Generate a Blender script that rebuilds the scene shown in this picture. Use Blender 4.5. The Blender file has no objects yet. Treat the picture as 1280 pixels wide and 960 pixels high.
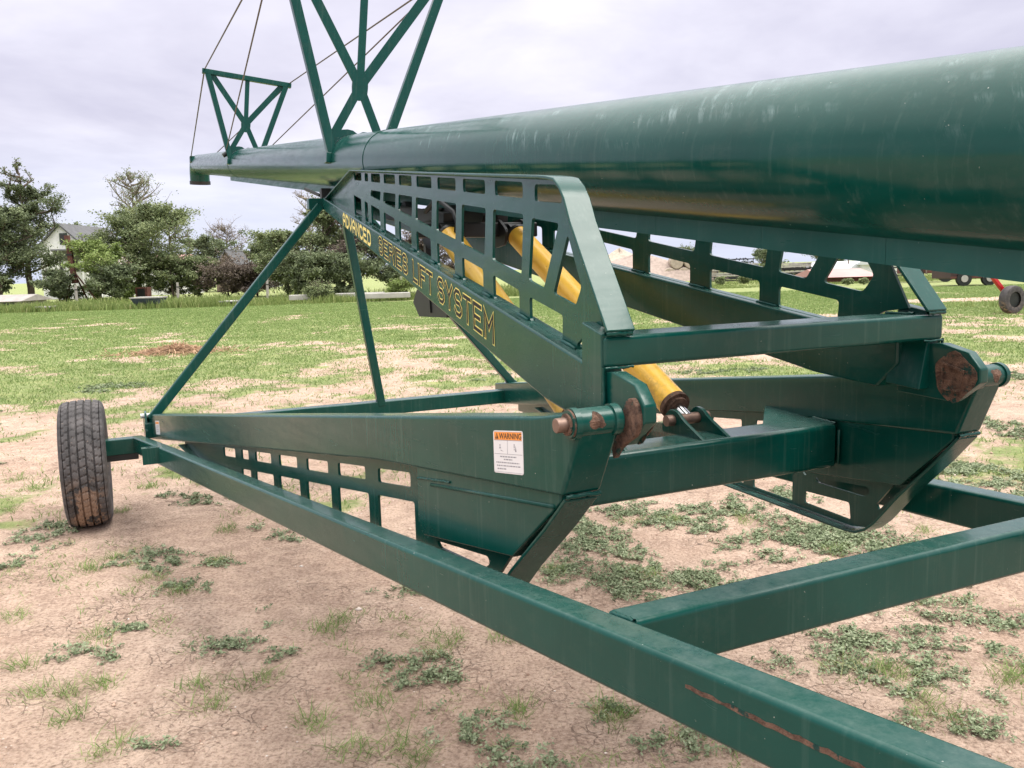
import bpy, bmesh, math, random
import numpy as np
from mathutils import Vector, Matrix
from mathutils.geometry import tessellate_polygon
R = math.radians
random.seed(7); rng = np.random.default_rng(7)
sc = bpy.context.scene
col = sc.collection

# ------------------------------------------------------------------ camera
CF, CPITCH, CROLL, CH = 1040.47, R(-7.857), R(-1.575), 1.5
F_ = Vector((0, math.cos(CPITCH), math.sin(CPITCH)))
R0 = Vector((1, 0, 0)); U0 = R0.cross(F_)
R_ = math.cos(CROLL)*R0 + math.sin(CROLL)*U0
U_ = -math.sin(CROLL)*R0 + math.cos(CROLL)*U0
cd = bpy.data.cameras.new('camera'); cam = bpy.data.objects.new('camera', cd); col.objects.link(cam)
cd.sensor_width = 36; cd.lens = 36*CF/1280; cd.clip_start = .05; cd.clip_end = 4000
m = Matrix((R_, U_, -F_)).transposed().to_4x4(); m.translation = (0, 0, CH); cam.matrix_world = m
sc.camera = cam

def ground_at(px, py, z=0.0):
    d = F_ + R_*((px-640)/CF) - U_*((py-480)/CF)
    t = (z-CH)/d.z
    return Vector((0, 0, CH)) + d*t
def at(px, py, Y):
    d = F_ + R_*((px-640)/CF) - U_*((py-480)/CF)
    return Vector((0, 0, CH)) + d*(Y/d.y)

# ------------------------------------------------------------------ node helpers
def new_mat(name):
    m = bpy.data.materials.new(name); m.use_nodes = True
    nt = m.node_tree; b = nt.nodes['Principled BSDF']
    return m, nt, b
def N(nt, t, **kw):
    n = nt.nodes.new(t)
    for k, v in kw.items():
        if k in n.inputs: n.inputs[k].default_value = v
        else: setattr(n, k, v)
    return n
def noise(nt, scale, detail=4, rough=.55, vec=None, dist=0):
    n = N(nt, 'ShaderNodeTexNoise'); n.inputs['Scale'].default_value = scale
    n.inputs['Detail'].default_value = detail; n.inputs['Roughness'].default_value = rough
    n.inputs['Distortion'].default_value = dist
    if vec: nt.links.new(vec, n.inputs['Vector'])
    return n.outputs['Fac']
def ramp(nt, fac, stops, interp='LINEAR'):
    r = nt.nodes.new('ShaderNodeValToRGB'); r.color_ramp.interpolation = interp
    el = r.color_ramp.elements
    while len(el) < len(stops): el.new(.5)
    for e, (p, c) in zip(el, stops):
        e.position = p; e.color = (c, c, c, 1) if isinstance(c, (int, float)) else (*c, 1)
    nt.links.new(fac, r.inputs['Fac']); return r.outputs['Color']
def mix(nt, fac, a, b, mode='MIX'):
    n = nt.nodes.new('ShaderNodeMix'); n.data_type = 'RGBA'; n.blend_type = mode
    for s, v in ((n.inputs[0], fac), (n.inputs[6], a), (n.inputs[7], b)):
        if isinstance(v, (int, float)): s.default_value = v if s.type == 'VALUE' else (v, v, v, 1)
        elif isinstance(v, tuple): s.default_value = (*v, 1)
        else: nt.links.new(v, s)
    return n.outputs[2]
def math_(nt, op, a, b=0., c=None):
    n = nt.nodes.new('ShaderNodeMath'); n.operation = op
    for i, v in enumerate((a, b) if c is None else (a, b, c)):
        if isinstance(v, (int, float)): n.inputs[i].default_value = v
        else: nt.links.new(v, n.inputs[i])
    return n.outputs[0]
def bump(nt, h, strength, dist, b):
    n = nt.nodes.new('ShaderNodeBump'); n.inputs['Strength'].default_value = strength
    n.inputs['Distance'].default_value = dist
    nt.links.new(h, n.inputs['Height']); nt.links.new(n.outputs[0], b.inputs['Normal'])
def objco(nt, scale=None):
    t = nt.nodes.new('ShaderNodeTexCoord')
    if scale is None: return t.outputs['Object']
    mp = nt.nodes.new('ShaderNodeMapping'); mp.inputs['Scale'].default_value = scale
    nt.links.new(t.outputs['Object'], mp.inputs['Vector']); return mp.outputs[0]

GREEN = (0.0012, 0.049, 0.0385)
def green_paint(name='green_paint', base=GREEN, rough=.2, dust=.2, tube=False):
    m, nt, b = new_mat(name); v = objco(nt)
    n1 = noise(nt, 3.1, 5, .6, v)
    c = mix(nt, ramp(nt, n1, [(.35, 0.), (.75, 1.)]), base, tuple(x*1.3+.001 for x in base))
    # fine dust
    n2 = noise(nt, 14, 8, .7, v)
    c = mix(nt, math_(nt, 'MULTIPLY', ramp(nt, n2, [(.52, 0.), (.8, 1.)]), dust*.3), c, (.26, .25, .2))
    gm = nt.nodes.new('ShaderNodeNewGeometry'); sz = nt.nodes.new('ShaderNodeSeparateXYZ'); nt.links.new(gm.outputs['Normal'], sz.inputs[0])
    up_ = math_(nt, 'MULTIPLY', ramp(nt, sz.outputs[2], [(.75, 0.), (.97, 1.)]), ramp(nt, noise(nt, 30, 9, .78, v), [(.35, .02), (.7, .2)]))
    c = mix(nt, up_, c, (.3, .34, .3))
    n5 = noise(nt, 1., 5, .6, objco(nt, (55, 55, 2.2)))
    c = mix(nt, ramp(nt, n5, [(.55, 0.), (.75, .07)]), c, (.3, .38, .33))
    # tiny chips and bird specks
    n3 = noise(nt, 130, 2, .5, v)
    c = mix(nt, ramp(nt, n3, [(.775, 0.), (.79, .8)]), c, (.42, .45, .4))
    n4 = noise(nt, 4.5, 6, .6, objco(nt, (1, 1, 9)))
    if tube:
        # chalky scuffs round the shell, as long narrow strokes
        t = nt.nodes.new('ShaderNodeTexCoord'); sp = nt.nodes.new('ShaderNodeSeparateXYZ'); nt.links.new(t.outputs['Object'], sp.inputs[0])
        ang = math_(nt, 'ARCTAN2', sp.outputs[1], sp.outputs[2])
        cb = nt.nodes.new('ShaderNodeCombineXYZ')
        sk = math_(nt, 'ADD', sp.outputs[0], math_(nt, 'MULTIPLY', ang, .09))
        nt.links.new(math_(nt, 'MULTIPLY', sk, 24.), cb.inputs[0]); nt.links.new(math_(nt, 'MULTIPLY', ang, .8), cb.inputs[1])
        s1 = noise(nt, 1., 7, .72, cb.outputs[0])
        cb2 = nt.nodes.new('ShaderNodeCombineXYZ')
        nt.links.new(math_(nt, 'MULTIPLY', sp.outputs[0], 2.2), cb2.inputs[0]); nt.links.new(math_(nt, 'MULTIPLY', ang, 2.6), cb2.inputs[1])
        s2 = noise(nt, 1., 3, .5, cb2.outputs[0])
        k = math_(nt, 'MULTIPLY', ramp(nt, s1, [(.52, 0.), (.72, 1.)]), ramp(nt, s2, [(.47, 0.), (.64, 1.)]))
        k = math_(nt, 'MULTIPLY', k, ramp(nt, math_(nt, 'MULTIPLY', ang, -.5), [(.1, 0.), (.2, 1.), (.62, 1.), (.78, .0)]))
        c = mix(nt, math_(nt, 'MULTIPLY', k, .5), c, (.42, .55, .55))
    nt.links.new(c, b.inputs['Base Color'])
    r = ramp(nt, n4, [(.3, rough*.75), (.75, rough*1.5)])
    nt.links.new(r, b.inputs['Roughness'])
    b.inputs['Specular IOR Level'].default_value = .3
    b.inputs['Coat Weight'].default_value = .0; b.inputs['Coat Roughness'].default_value = rough*.5
    bump(nt, noise(nt, 22, 3, .5, v), .06, .01, b)
    return m
def simple(name, c, rough=.6, metal=0, var=.25, scale=8, bmp=0, c2=None):
    m, nt, b = new_mat(name); v = objco(nt)
    n1 = noise(nt, scale, 6, .65, v)
    lo = tuple(x*(1-var) for x in c); hi = c2 or tuple(min(1, x*(1+var)) for x in c)
    nt.links.new(mix(nt, ramp(nt, n1, [(.3, 0.), (.7, 1.)]), lo, hi), b.inputs['Base Color'])
    b.inputs['Roughness'].default_value = rough; b.inputs['Metallic'].default_value = metal
    if bmp: bump(nt, noise(nt, scale*4, 5, .6, v), bmp, .01, b)
    return m
M = {}
M['green'] = green_paint()
M['tube'] = green_paint('tube_paint', rough=.17, dust=.25, tube=True)
M['pale'] = green_paint('primed_track_paint', base=(.006, .07, .06), rough=.35)
M['dark'] = simple('black_steel', (.012, .014, .014), .45, 0, .4)
M['rust'] = simple('rust', (.085, .04, .025), .95, 0, .65, 55, .9, (.26, .15, .1))
_nt = M['rust'].node_tree; _b = _nt.nodes['Principled BSDF']; _v = objco(_nt); _src = _b.inputs['Base Color'].links[0].from_socket
_c = mix(_nt, ramp(_nt, noise(_nt, 38, 8, .7, _v), [(.3, .5), (.42, 0.)]), _src, (.01, .012, .01))
_c = mix(_nt, ramp(_nt, noise(_nt, 26, 8, .75, _v), [(.56, 0.), (.6, 1.)]), _c, (.006, .05, .04))
_nt.links.new(_c, _b.inputs['Base Color'])
M['pin'] = simple('pin_steel', (.2, .13, .1), .5, .5, .35, 30)
M['chrome'] = simple('chrome_rod', (.6, .6, .6), .18, 1, .1)
M['white'] = simple('white_vinyl', (.74, .74, .74), .45, 0, .03)
M['orange'] = simple('orange_vinyl', (.85, .3, .05), .45, 0, .05)
M['ink'] = simple('black_ink', (.015, .015, .015), .5, 0, .1)
M['greyink'] = simple('grey_ink', (.25, .25, .27), .5, 0, .1)
M['gold'] = simple('yellow_lettering', (.86, .72, .2), .45, 0, .12, 30)
M['letter'] = simple('dark_lettering', (.012, .012, .006), .8, 0, .1)
M['cable'] = simple('wire_rope', (.13, .1, .085), .5, .6, .3, 60)
M['rim'] = simple('pale_rim', (.6, .6, .58), .4, .2, .15)
def yellow_paint():
    m, nt, b = new_mat('yellow_cylinder_paint'); v = objco(nt)
    c = mix(nt, ramp(nt, noise(nt, 4, 5, .6, v), [(.3, 0.), (.7, 1.)]), (.8, .44, .045), (.9, .57, .085))
    # rub rust towards the gland end of the barrel (local z is the rod axis)
    sp = nt.nodes.new('ShaderNodeSeparateXYZ'); nt.links.new(v, sp.inputs[0])
    e = ramp(nt, sp.outputs[2], [(0.0, 1.), (.15, .45), (.3, 0.)])
    k = math_(nt, 'MULTIPLY', ramp(nt, noise(nt, 16, 6, .7, v), [(.46, 0.), (.6, 1.)]), e)
    c = mix(nt, k, c, (.16, .08, .04))
    c = mix(nt, ramp(nt, noise(nt, 40, 5, .7, v), [(.66, 0.), (.72, .7)]), c, (.2, .1, .05))
    nt.links.new(c, b.inputs['Base Color']); b.inputs['Roughness'].default_value = .35
    return m
M['yellow'] = yellow_paint()
def rubber():
    m, nt, b = new_mat('tyre_rubber'); v = objco(nt)
    c = mix(nt, ramp(nt, noise(nt, 9, 6, .65, v), [(.35, 0.), (.7, 1.)]), (.035, .033, .033), (.11, .1, .098))
    sp = nt.nodes.new('ShaderNodeSeparateXYZ'); nt.links.new(v, sp.inputs[0])
    lo = ramp(nt, math_(nt, 'MULTIPLY', sp.outputs[2], -1.), [(.0, 0.), (.12, .75), (.35, 1.)])
    mid = ramp(nt, math_(nt, 'ABSOLUTE', sp.outputs[1]), [(.05, 1.), (.105, .25), (.125, 0.)])
    k = math_(nt, 'MULTIPLY', math_(nt, 'MULTIPLY', lo, mid), ramp(nt, noise(nt, 11, 5, .6, v), [(.47, 0.), (.52, 1.)]))
    c = mix(nt, k, c, (.30, .2, .14))
    c = mix(nt, ramp(nt, noise(nt, 60, 3, .5, v), [(.68, 0.), (.73, .6)]), c, (.3, .22, .16))
    nt.links.new(c, b.inputs['Base Color']); b.inputs['Roughness'].default_value = .85
    return m
M['rubber'] = rubber()

# ------------------------------------------------------------------ object helpers
def tag(o, label=None, cat=None, group=None, kind=None):
    if label: o['label'] = label
    if cat: o['category'] = cat
    if group: o['group'] = group
    if kind: o['kind'] = kind
    return o
def empty(name, loc=(0, 0, 0), rz=0, label=None, cat=None, group=None):
    o = bpy.data.objects.new(name, None); col.objects.link(o); o.location = loc; o.rotation_euler = (0, 0, rz)
    o.empty_display_size = .2
    return tag(o, label, cat, group)

class MB:
    def __init__(s): s.v = []; s.f = []; s.mi = []
    def add(s, vs, fs, mi=0):
        o = len(s.v); s.v += [tuple(x) for x in vs]; s.f += [tuple(o+i for i in f) for f in fs]; s.mi += [mi]*len(fs)
    def hexa(s, b, t, mi=0):      # bottom quad, top quad
        s.add(list(b)+list(t), [(3, 2, 1, 0), (4, 5, 6, 7), (0, 1, 5, 4), (1, 2, 6, 5), (2, 3, 7, 6), (3, 0, 4, 7)], mi)
    def box(s, c, size, rz=0, mi=0):
        x, y, z = (q/2 for q in size); cs, sn = math.cos(rz), math.sin(rz); P = []
        for dz in (-z, z):
            for dx, dy in ((-x, -y), (x, -y), (x, y), (-x, y)): P.append((c[0]+dx*cs-dy*sn, c[1]+dx*sn+dy*cs, c[2]+dz))
        s.hexa(P[:4], P[4:], mi)
    def beam(s, a, b, w, h, up=(0, 0, 1), mi=0):   # centred on the line a-b
        a, b, up = Vector(a), Vector(b), Vector(up); d = (b-a).normalized(); x = d.cross(up).normalized(); y = x.cross(d).normalized()
        q = [(-w/2, -h/2), (w/2, -h/2), (w/2, h/2), (-w/2, h/2)]
        s.hexa([a+x*i+y*j for i, j in q], [b+x*i+y*j for i, j in q], mi)
    def cyl(s, a, b, r0, r1=None, n=16, mi=0, caps=True):
        a, b = Vector(a), Vector(b); r1 = r0 if r1 is None else r1; d = (b-a).normalized()
        x = d.orthogonal().normalized(); y = d.cross(x)
        A = [a+(x*math.cos(t)+y*math.sin(t))*r0 for t in (2*math.pi*i/n for i in range(n))]
        B = [b+(x*math.cos(t)+y*math.sin(t))*r1 for t in (2*math.pi*i/n for i in range(n))]
        fs = [(i, (i+1) % n, n+(i+1) % n, n+i) for i in range(n)]
        if caps: fs += [tuple(range(n-1, -1, -1)), tuple(range(n, 2*n))]
        s.add(A+B, fs, mi)
    def tube(s, pts, r, n=8, mi=0, r1=None):
        pts = [Vector(p) for p in pts]; prev = None; ring = []; k = len(pts)
        for i, p in enumerate(pts):
            d = (pts[min(i+1, k-1)]-pts[max(i-1, 0)]).normalized()
            x = d.orthogonal().normalized() if prev is None else (prev-d*prev.dot(d)).normalized()
            prev = x; y = d.cross(x); rr = r if r1 is None else r+(r1-r)*i/(k-1)
            ring.append([p+(x*math.cos(t)+y*math.sin(t))*rr for t in (2*math.pi*j/n for j in range(n))])
        vs = [q for rg in ring for q in rg]
        fs = [(i*n+j, i*n+(j+1) % n, (i+1)*n+(j+1) % n, (i+1)*n+j) for i in range(k-1) for j in range(n)]
        fs += [tuple(range(n-1, -1, -1)), tuple(range((k-1)*n, k*n))]
        s.add(vs, fs, mi)
    def plate(s, loops, fn, t0, t1, mi=0):     # 2-D loops (first outer, rest holes) mapped by fn(a, b, t)
        vl = [[Vector((p[0], p[1], 0)) for p in L] for L in loops]
        tri = tessellate_polygon(vl); flat = [p for L in loops for p in L]; n = len(flat)
        vs = [fn(p[0], p[1], t0) for p in flat]+[fn(p[0], p[1], t1) for p in flat]
        fs = [tuple(t) for t in tri]+[tuple(n+i for i in reversed(t)) for t in tri]; o = 0
        for L in loops:
            k = len(L); fs += [(o+i, o+(i+1) % k, n+o+(i+1) % k, n+o+i) for i in range(k)]; o += k
        s.add(vs, fs, mi)
    def build(s, name, mat, parent=None, bevel=0, seg=2, smooth=False, recalc=True):
        me = bpy.data.meshes.new(name); me.from_pydata(s.v, [], s.f)
        for mm in (mat if isinstance(mat, (list, tuple)) else [mat]): me.materials.append(mm)
        if any(s.mi): me.polygons.foreach_set('material_index', s.mi)
        if recalc:
            bm = bmesh.new(); bm.from_mesh(me); bmesh.ops.recalc_face_normals(bm, faces=bm.faces); bm.to_mesh(me); bm.free()
        o = bpy.data.objects.new(name, me); col.objects.link(o)
        if parent: o.parent = parent
        if bevel:
            bv = o.modifiers.new('b', 'BEVEL'); bv.width = bevel; bv.segments = seg; bv.limit_method = 'ANGLE'; bv.angle_limit = R(40)
            smooth = True
            wn = o.modifiers.new('w', 'WEIGHTED_NORMAL'); wn.keep_sharp = False
        if smooth: me.polygons.foreach_set('use_smooth', [True]*len(me.polygons))
        return o
def rounded(poly, r, n=3):
    out = []; k = len(poly)
    for i in range(k):
        p = Vector(poly[i]); a = Vector(poly[i-1])-p; b = Vector(poly[(i+1) % k])-p
        rr = min(r, a.length*.45, b.length*.45); pa = p+a.normalized()*rr; pb = p+b.normalized()*rr
        for j in range(n+1):
            t = j/n; q = pa*(1-t)**2+p*2*t*(1-t)+pb*t*t; out.append((q.x, q.y))
    return out
def smooth_angle(o, ang=35):
    me = o.data; me.polygons.foreach_set('use_smooth', [True]*len(me.polygons))
    bm = bmesh.new(); bm.from_mesh(me)
    for e in bm.edges:
        if len(e.link_faces) == 2 and e.calc_face_angle(0) > R(ang): e.smooth = False
        elif len(e.link_faces) != 2: e.smooth = False
    bm.to_mesh(me); bm.free(); return o

# ================================================================== THE AUGER
PHI = R(24.541); OX, OY = -1.1268, 5.7087
auger = empty('grain_auger', (OX, OY, 0), PHI-math.pi/2,
              'green portable grain auger on its wheeled lift frame, filling the foreground', 'grain auger')
def P3(u, v, w): return Vector((u, -v, w))          # u along the machine to the hitch, v to the near side, w up
S1 = .1559; AL = 1.27                                # lower arms: outer face v = AL - S1 u
S2 = -.09; AU = .107                                 # upper arms: outer face v = AU - S2 u
def pl(sgn, A, s): return lambda u, w, t: P3(u, sgn*(A-s*u-t), w)
TW, TK, TR = 2.238, -.1202, .1624
def axis(u): return TW+TK*u
G = M['green']

# --- main tube
tube_dir = (P3(1, 0, TK)).normalized()
def tube_part(name, u0, u1, r, mat, n=96, parent=auger, k=40):
    # own frame: local x along the tube
    mb = MB(); L = (Vector((u1, 0, axis(u1)))-Vector((u0, 0, axis(u0)))).length
    vs = []; fs = []
    for i in range(k+1):
        for j in range(n):
            a = 2*math.pi*j/n; vs.append((L*i/k, r*math.sin(a), r*math.cos(a)))
    for i in range(k):
        for j in range(n): fs.append((i*n+j, i*n+(j+1) % n, (i+1)*n+(j+1) % n, (i+1)*n+j))
    fs += [tuple(range(n)), tuple(range(k*n, (k+1)*n))]
    mb.add(vs, fs); o = mb.build(name, mat, parent); smooth_angle(o, 50)
    if parent is auger:
        o.location = P3(u0, 0, axis(u0)); o.rotation_euler = (0, math.atan(-TK), 0)
    else:
        o.location = (0, 0, 0)
    return o
tube = tube_part('auger_tube', -10.1, 7.6, TR, M['tube'])
def tube_child(mb, name, mat, **k):
    o = mb.build(name, mat, tube, **k); return o
def TL(u): return (u+10.1)*math.sqrt(1+TK*TK)
for us in (1.25, -4.7, 4.95):
    mb = MB(); mb.cyl((TL(us)-.006, 0, 0), (TL(us)+.006, 0, 0), TR+.0025, n=96); o = tube_child(mb, 'seam_ring', M['tube']); smooth_angle(o)
# discharge elbow at the far end
mb = MB()
pts = []
for i in range(9):
    a = i/8*R(80); pts.append((-.02-math.sin(a)*.2, 0, -.2+math.cos(a)*.2))
pts += [(pts[-1][0]-.01, 0, pts[-1][2]-.15)]
mb.tube(pts, TR*1.02, 32)
o = tube_child(mb, 'discharge_spout', M['tube']); smooth_angle(o)
mb = MB(); mb.cyl((pts[-1][0], 0, pts[-1][2]+.03), (pts[-1][0]-.002, 0, pts[-1][2]-.03), TR*1.08, n=32)
o = tube_child(mb, 'spout_collar', M['dark']); smooth_angle(o)
# track channel hung below the tube (two cheeks and a bottom web), with joint marks
mb = MB()
for u0, u1 in ((-5.5, -2.2), (-2.2, .8), (.8, 3.0), (3.0, 3.77), (3.77, 4.18), (4.18, 4.52), (4.52, 4.80), (4.80, 7.3)):
    for sg in (1, -1):
        x0, x1 = u0+.0004, u1-.0004
        zt0, zt1 = axis(x0)-.145, axis(x1)-.145; zb0, zb1 = axis(x0)-.2055, axis(x1)-.2055
        mb.hexa([P3(x0, sg*.040, zb0), P3(x1, sg*.040, zb1), P3(x1, sg*.048, zb1), P3(x0, sg*.048, zb0)],
                [P3(x0, sg*.040, zt0), P3(x1, sg*.040, zt1), P3(x1, sg*.048, zt1), P3(x0, sg*.048, zt0)])
track = mb.build('lift_track', M['pale'], auger)

# --- truss pylons standing across the tube, and their cables
LEAN = R(6)
def pyl(u, r, h): return (u, r*math.cos(LEAN)-h*math.sin(LEAN), axis(u)+r*math.sin(LEAN)+h*math.cos(LEAN))
def pylon(u, hb, H, node_h, k=1.):
    root = empty('truss_pylon', P3(u, 0, axis(u))); root.parent = auger; root.rotation_euler = (-LEAN, 0, 0)
    def bar(a, b, t, name, d=.012):
        mb = MB(); mb.beam(Vector((0, -a[0], a[1])), Vector((0, -b[0], b[1])), t, d, up=(1, 0, 0)); return mb.build(name, G, root, bevel=.003, seg=1)
    bar((hb, H), (-hb, H), .05*k, 'top_bar', .055*k)
    f = lambda h: .142+.305*h
    for sg in (1, -1): bar((sg*f(H-.02), H-.02), (sg*f(.0), .0), .055*k, 'pylon_leg', .052*k)
    node = (0, node_h)
    mb = MB(); fn = lambda a, b, t: Vector((t, -a, b))
    def web(a, b, t, off):
        a, b = Vector(a), Vector(b); d = (b-a).normalized(); n = Vector((-d.y, d.x))*t/2
        mb.plate([[a+n, b+n, b-n, a-n]], fn, -.005+off, .005+off)
    for sg in (1, -1):
        web((sg*(f(H)-.05), H-.02), node, .058*k, .0004*sg)
        web(node, (sg*(f(TR*.8)-.03), TR*.8), .052*k, .0008*sg+.001)
    web((0, H-.02), node, .046*k, .002)
    c = [(.0, .10), (.045, .055), (.05, 0), (.045, -.06), (0, -.09), (-.045, -.06), (-.05, 0), (-.045, .055)]
    mb.plate([rounded([(node[0]+x*k, node[1]+y*k) for x, y in c], .02)], fn, -.0065, .0065)
    out = []; n_ = 16
    for i in range(n_+1):
        a = R(14)+R(152)*i/n_; r = TR+.004+.042*abs(math.sin(2*a))**.7; out.append((r*math.cos(a), r*math.sin(a)))
    for i in range(n_, -1, -1):
        a = R(14)+R(152)*i/n_; out.append(((TR+.002)*math.cos(a), (TR+.002)*math.sin(a)))
    mb.plate([out], fn, -.006, .006)
    mb.build('web_plate', G, root)
    for sg in (1, -1):
        mb = MB(); mb.box((0, -sg*(TR+.012), .0), (.07, .03, .06)); mb.build('clamp_foot', G, root, bevel=.004)
    return root
PU, PV = .5, -4.5
py_big = pylon(PU, .54, 1.19, .45); py_small = pylon(PV, .485, .95, .44, 1.05)
def cable(a, b, sag=.0, r=.0045):
    mb = MB(); a, b = P3(*a), P3(*b)
    mb.tube([a.lerp(b, t)+Vector((0, 0, -sag*4*t*(1-t))) for t in (i/10 for i in range(11))], r, 6)
    return mb.build('cable', M['cable'], auger, smooth=True)
for sg in (1, -1):
    cable(pyl(PV, sg*.46, .97), pyl(PU, sg*.52, 1.22), .0, .0065)
    cable(pyl(PV, sg*.2, .13), pyl(PU, sg*.52, 1.22), .0, .006)
    cable(pyl(PV, sg*.46, .97), (-9.9, sg*.16, axis(-9.9)+.1), .0, .008)
    mb = MB(); mb.box(P3(-9.9, sg*.14, axis(-9.9)+.08), (.16, .08, .1)); mb.build('cable_anchor', G, auger, bevel=.01)
    mb = MB(); mb.cyl(P3(*pyl(PV-.03, sg*.23, .06)), P3(*pyl(PV-.03, sg*.15, .12)), .026, n=12); mb.build('turnbuckle', M['dark'], auger)

# --- upper arms with lattice plates
def utop(u): return 2.003-.17*u
def uh(u): return .078+.0185*u
def upper_arm(sg):
    fn = pl(sg, AU, S2)
    root = empty('upper_arm', P3(0, 0, 0)); root.parent = auger
    us = [-.03, .8, 1.6, 2.4, 3.2, 3.9, 4.16]
    poly = [(u, utop(u)) for u in us]+[(4.16, 1.235), (4.10, 1.17)]+[(u, utop(u)-uh(u)) for u in reversed(us[:-1])]
    mb = MB(); mb.plate([poly], fn, 0, .066); mb.build('box_beam', G, root, bevel=.007, seg=3)
    # lattice plate on the beam
    t0, t1 = .030, .038
    top = lambda u: 2.039-.1232*(u-1.17)
    outer = [(.09, utop(.09)-.01), (.09, 2.0), (.16, 2.022), (1.15, 2.039), (3.9, top(3.9)), (3.975, 1.688), (4.02, 1.652), (4.05, 1.6), (4.165, 1.375), (4.095, 1.365), (4.034, 1.33), (4.034, utop(4.034)-.01)]
    holes = []
    th = lambda u: 1.783-.1246*(u-3.19); tb = lambda u: th(u)-.0405; mt = lambda u: th(u)-.080
    ml = lambda u: 1.529-.186*(u-3.443); lt = lambda u: ml(u)-.043; lb = lambda u: utop(u)+.001
    colsT = [(1.12, 1.35), (1.445, 1.54), (1.62, 1.845), (1.93, 2.17), (2.25, 2.478), (2.56, 2.787), (2.87, 3.097), (3.18, 3.403), (3.49, 3.711)]
    for i, (a, b) in enumerate(colsT):
        holes.append([(a, tb(a)), (b, tb(b)), (b, th(b)), (a, th(a))])
        if i > 1:
            sh = -.03
            a2, b2 = a-.03, b-.0
            holes.append([(a2-.01, ml(a2-.01)), (b2-.025, ml(b2-.025)), (b2, mt(b2)), (a2+.01, mt(a2+.01))])
        a3, b3 = a-.038, b-.045
        holes.append([(a3, lb(a3)), (b3, lb(b3)), (b3, lt(b3)), (a3, lt(a3))])
    holes.append([(3.792, 1.664), (3.962, 1.644), (3.96, 1.668), (3.925, 1.69), (3.795, 1.704)])
    holes.append([(3.738, 1.471), (3.84, 1.45), (3.942, 1.601), (3.771, 1.625)])
    holes.append([(3.9, 1.44), (4.029, 1.415), (4.062, 1.458), (3.991, 1.574)])
    holes.append([(3.741, lb(3.741)), (3.95, lb(3.95)), (3.955, 1.391), (3.741, 1.429)])
    loops = [outer]+[rounded(h, .012) for h in holes]
    mb = MB(); mb.plate(loops, fn, t0, t1); mb.build('lattice_plate', G, root)
    # flange strip round the plate edge
    path = [(.02, 1.985), (1.15, 2.043), (2.2, top(2.2)+.002), (3.2, top(3.2)+.002), (3.88, top(3.88)+.003), (3.93, 1.701), (3.975, 1.692), (4.005, 1.672), (4.03, 1.645), (4.06, 1.594), (4.235, 1.368)]
    mb = MB(); th_ = .008
    ring = []
    for i, p in enumerate(path):
        p = Vector(p); a = Vector(path[max(i-1, 0)]); b = Vector(path[min(i+1, len(path)-1)]); d = (b-a).normalized(); n = Vector((-d.y, d.x))
        q = p+n*th_
        ring.append([fn(p.x, p.y, .001), fn(p.x, p.y, .068), fn(q.x, q.y, .068), fn(q.x, q.y, .001)])
    vs = [x for r in ring for x in r]; fs = []
    for i in range(len(ring)-1):
        for j in range(4): fs.append((i*4+j, i*4+(j+1) % 4, i*4+4+(j+1) % 4, i*4+4+j))
    fs += [(0, 1, 2, 3), tuple(len(vs)-4+j for j in range(4))]
    mb.add(vs, fs); mb.build('edge_flange', G, root, bevel=.0025, seg=2)
    # weld pads at the feet of the lattice
    for a, b in [(3.45-.312*i-.085, 3.45-.312*i-.02) for i in range(8)]+[(3.66, 3.735), (3.955, 4.03)]:
        for off in (.026, .042):
            mb = MB(); mb.tube([fn(a, utop(a)+.002, off), fn((a+b)/2, utop((a+b)/2)+.003, off), fn(b, utop(b)+.002, off)], .004, 6); mb.build('weld_bead', M['pale'], root, smooth=True)
    # head block and pivot plates
    mb = MB(); q = lambda u, w, t: fn(u, w, t)
    mb.hexa([q(4.128, 1.185, -.004), q(4.224, 1.175, -.004), q(4.224, 1.175, .069), q(4.128, 1.185, .069)], [q(4.128, 1.386, -.004), q(4.224, 1.366, -.004), q(4.224, 1.366, .029), q(4.128, 1.386, .029)])
    mb.build('head_plate', G, root, bevel=.003, seg=1)
    fn0 = lambda u, w, t: P3(u, sg*t, w)
    octo = [(4.13, 1.281), (4.258, 1.292), (4.329, 1.275), (4.362, 1.238), (4.362, 1.205), (4.295, 1.15), (4.13, 1.158)]
    mb = MB(); mb.plate([octo], fn0, .452, .4815); mb.build('pivot_head', G, root, bevel=.004)
    # rusty stub of the pivot tube on the inner cheek
    mb = MB(); sq = [(4.262, 1.248), (4.325, 1.232), (4.316, 1.178), (4.262, 1.178)]
    inn = [(4.268, 1.241), (4.318, 1.228), (4.31, 1.184), (4.268, 1.184)]
    mb.plate([sq, inn], fn0, .4455, .4519)
    mb.plate([[(4.295+.055*math.cos(t)*(1+.12*math.sin(3*t+1)), 1.213+.058*math.sin(t)*(1+.1*math.cos(4*t))) for t in (2*math.pi*i/24 for i in range(24))]], fn0, .4495, .4519)
    mb.build('rust_patch', M['rust'], root)
    return root
arm_near = upper_arm(1); arm_far = upper_arm(-1)
mb = MB()
mb.cyl(P3(4.30, .398, 1.203), P3(4.30, .50, 1.203), .018, n=20)
# end cross head that joins the two arms above the axle
mb = MB(); mb.beam(P3(-.05, .2, 1.965), P3(-.05, -.2, 1.965), .07, .075); mb.build('top_cross_head', G, auger, bevel=.006)
mb = MB(); mb.beam(P3(-.05, .06, 2.0), P3(-.05, .06, 2.07), .05, .1, up=(0, 1, 0)); mb.beam(P3(-.05, -.06, 2.0), P3(-.05, -.06, 2.07), .05, .1, up=(0, 1, 0))
mb.build('track_shoe', M['dark'], auger, bevel=.004)
mb = MB(); mb.cyl(P3(-.12, .1, 2.03), P3(-.3, .16, 2.09), .012, n=8); mb.build('stop_bolt', M['dark'], auger)

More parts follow.
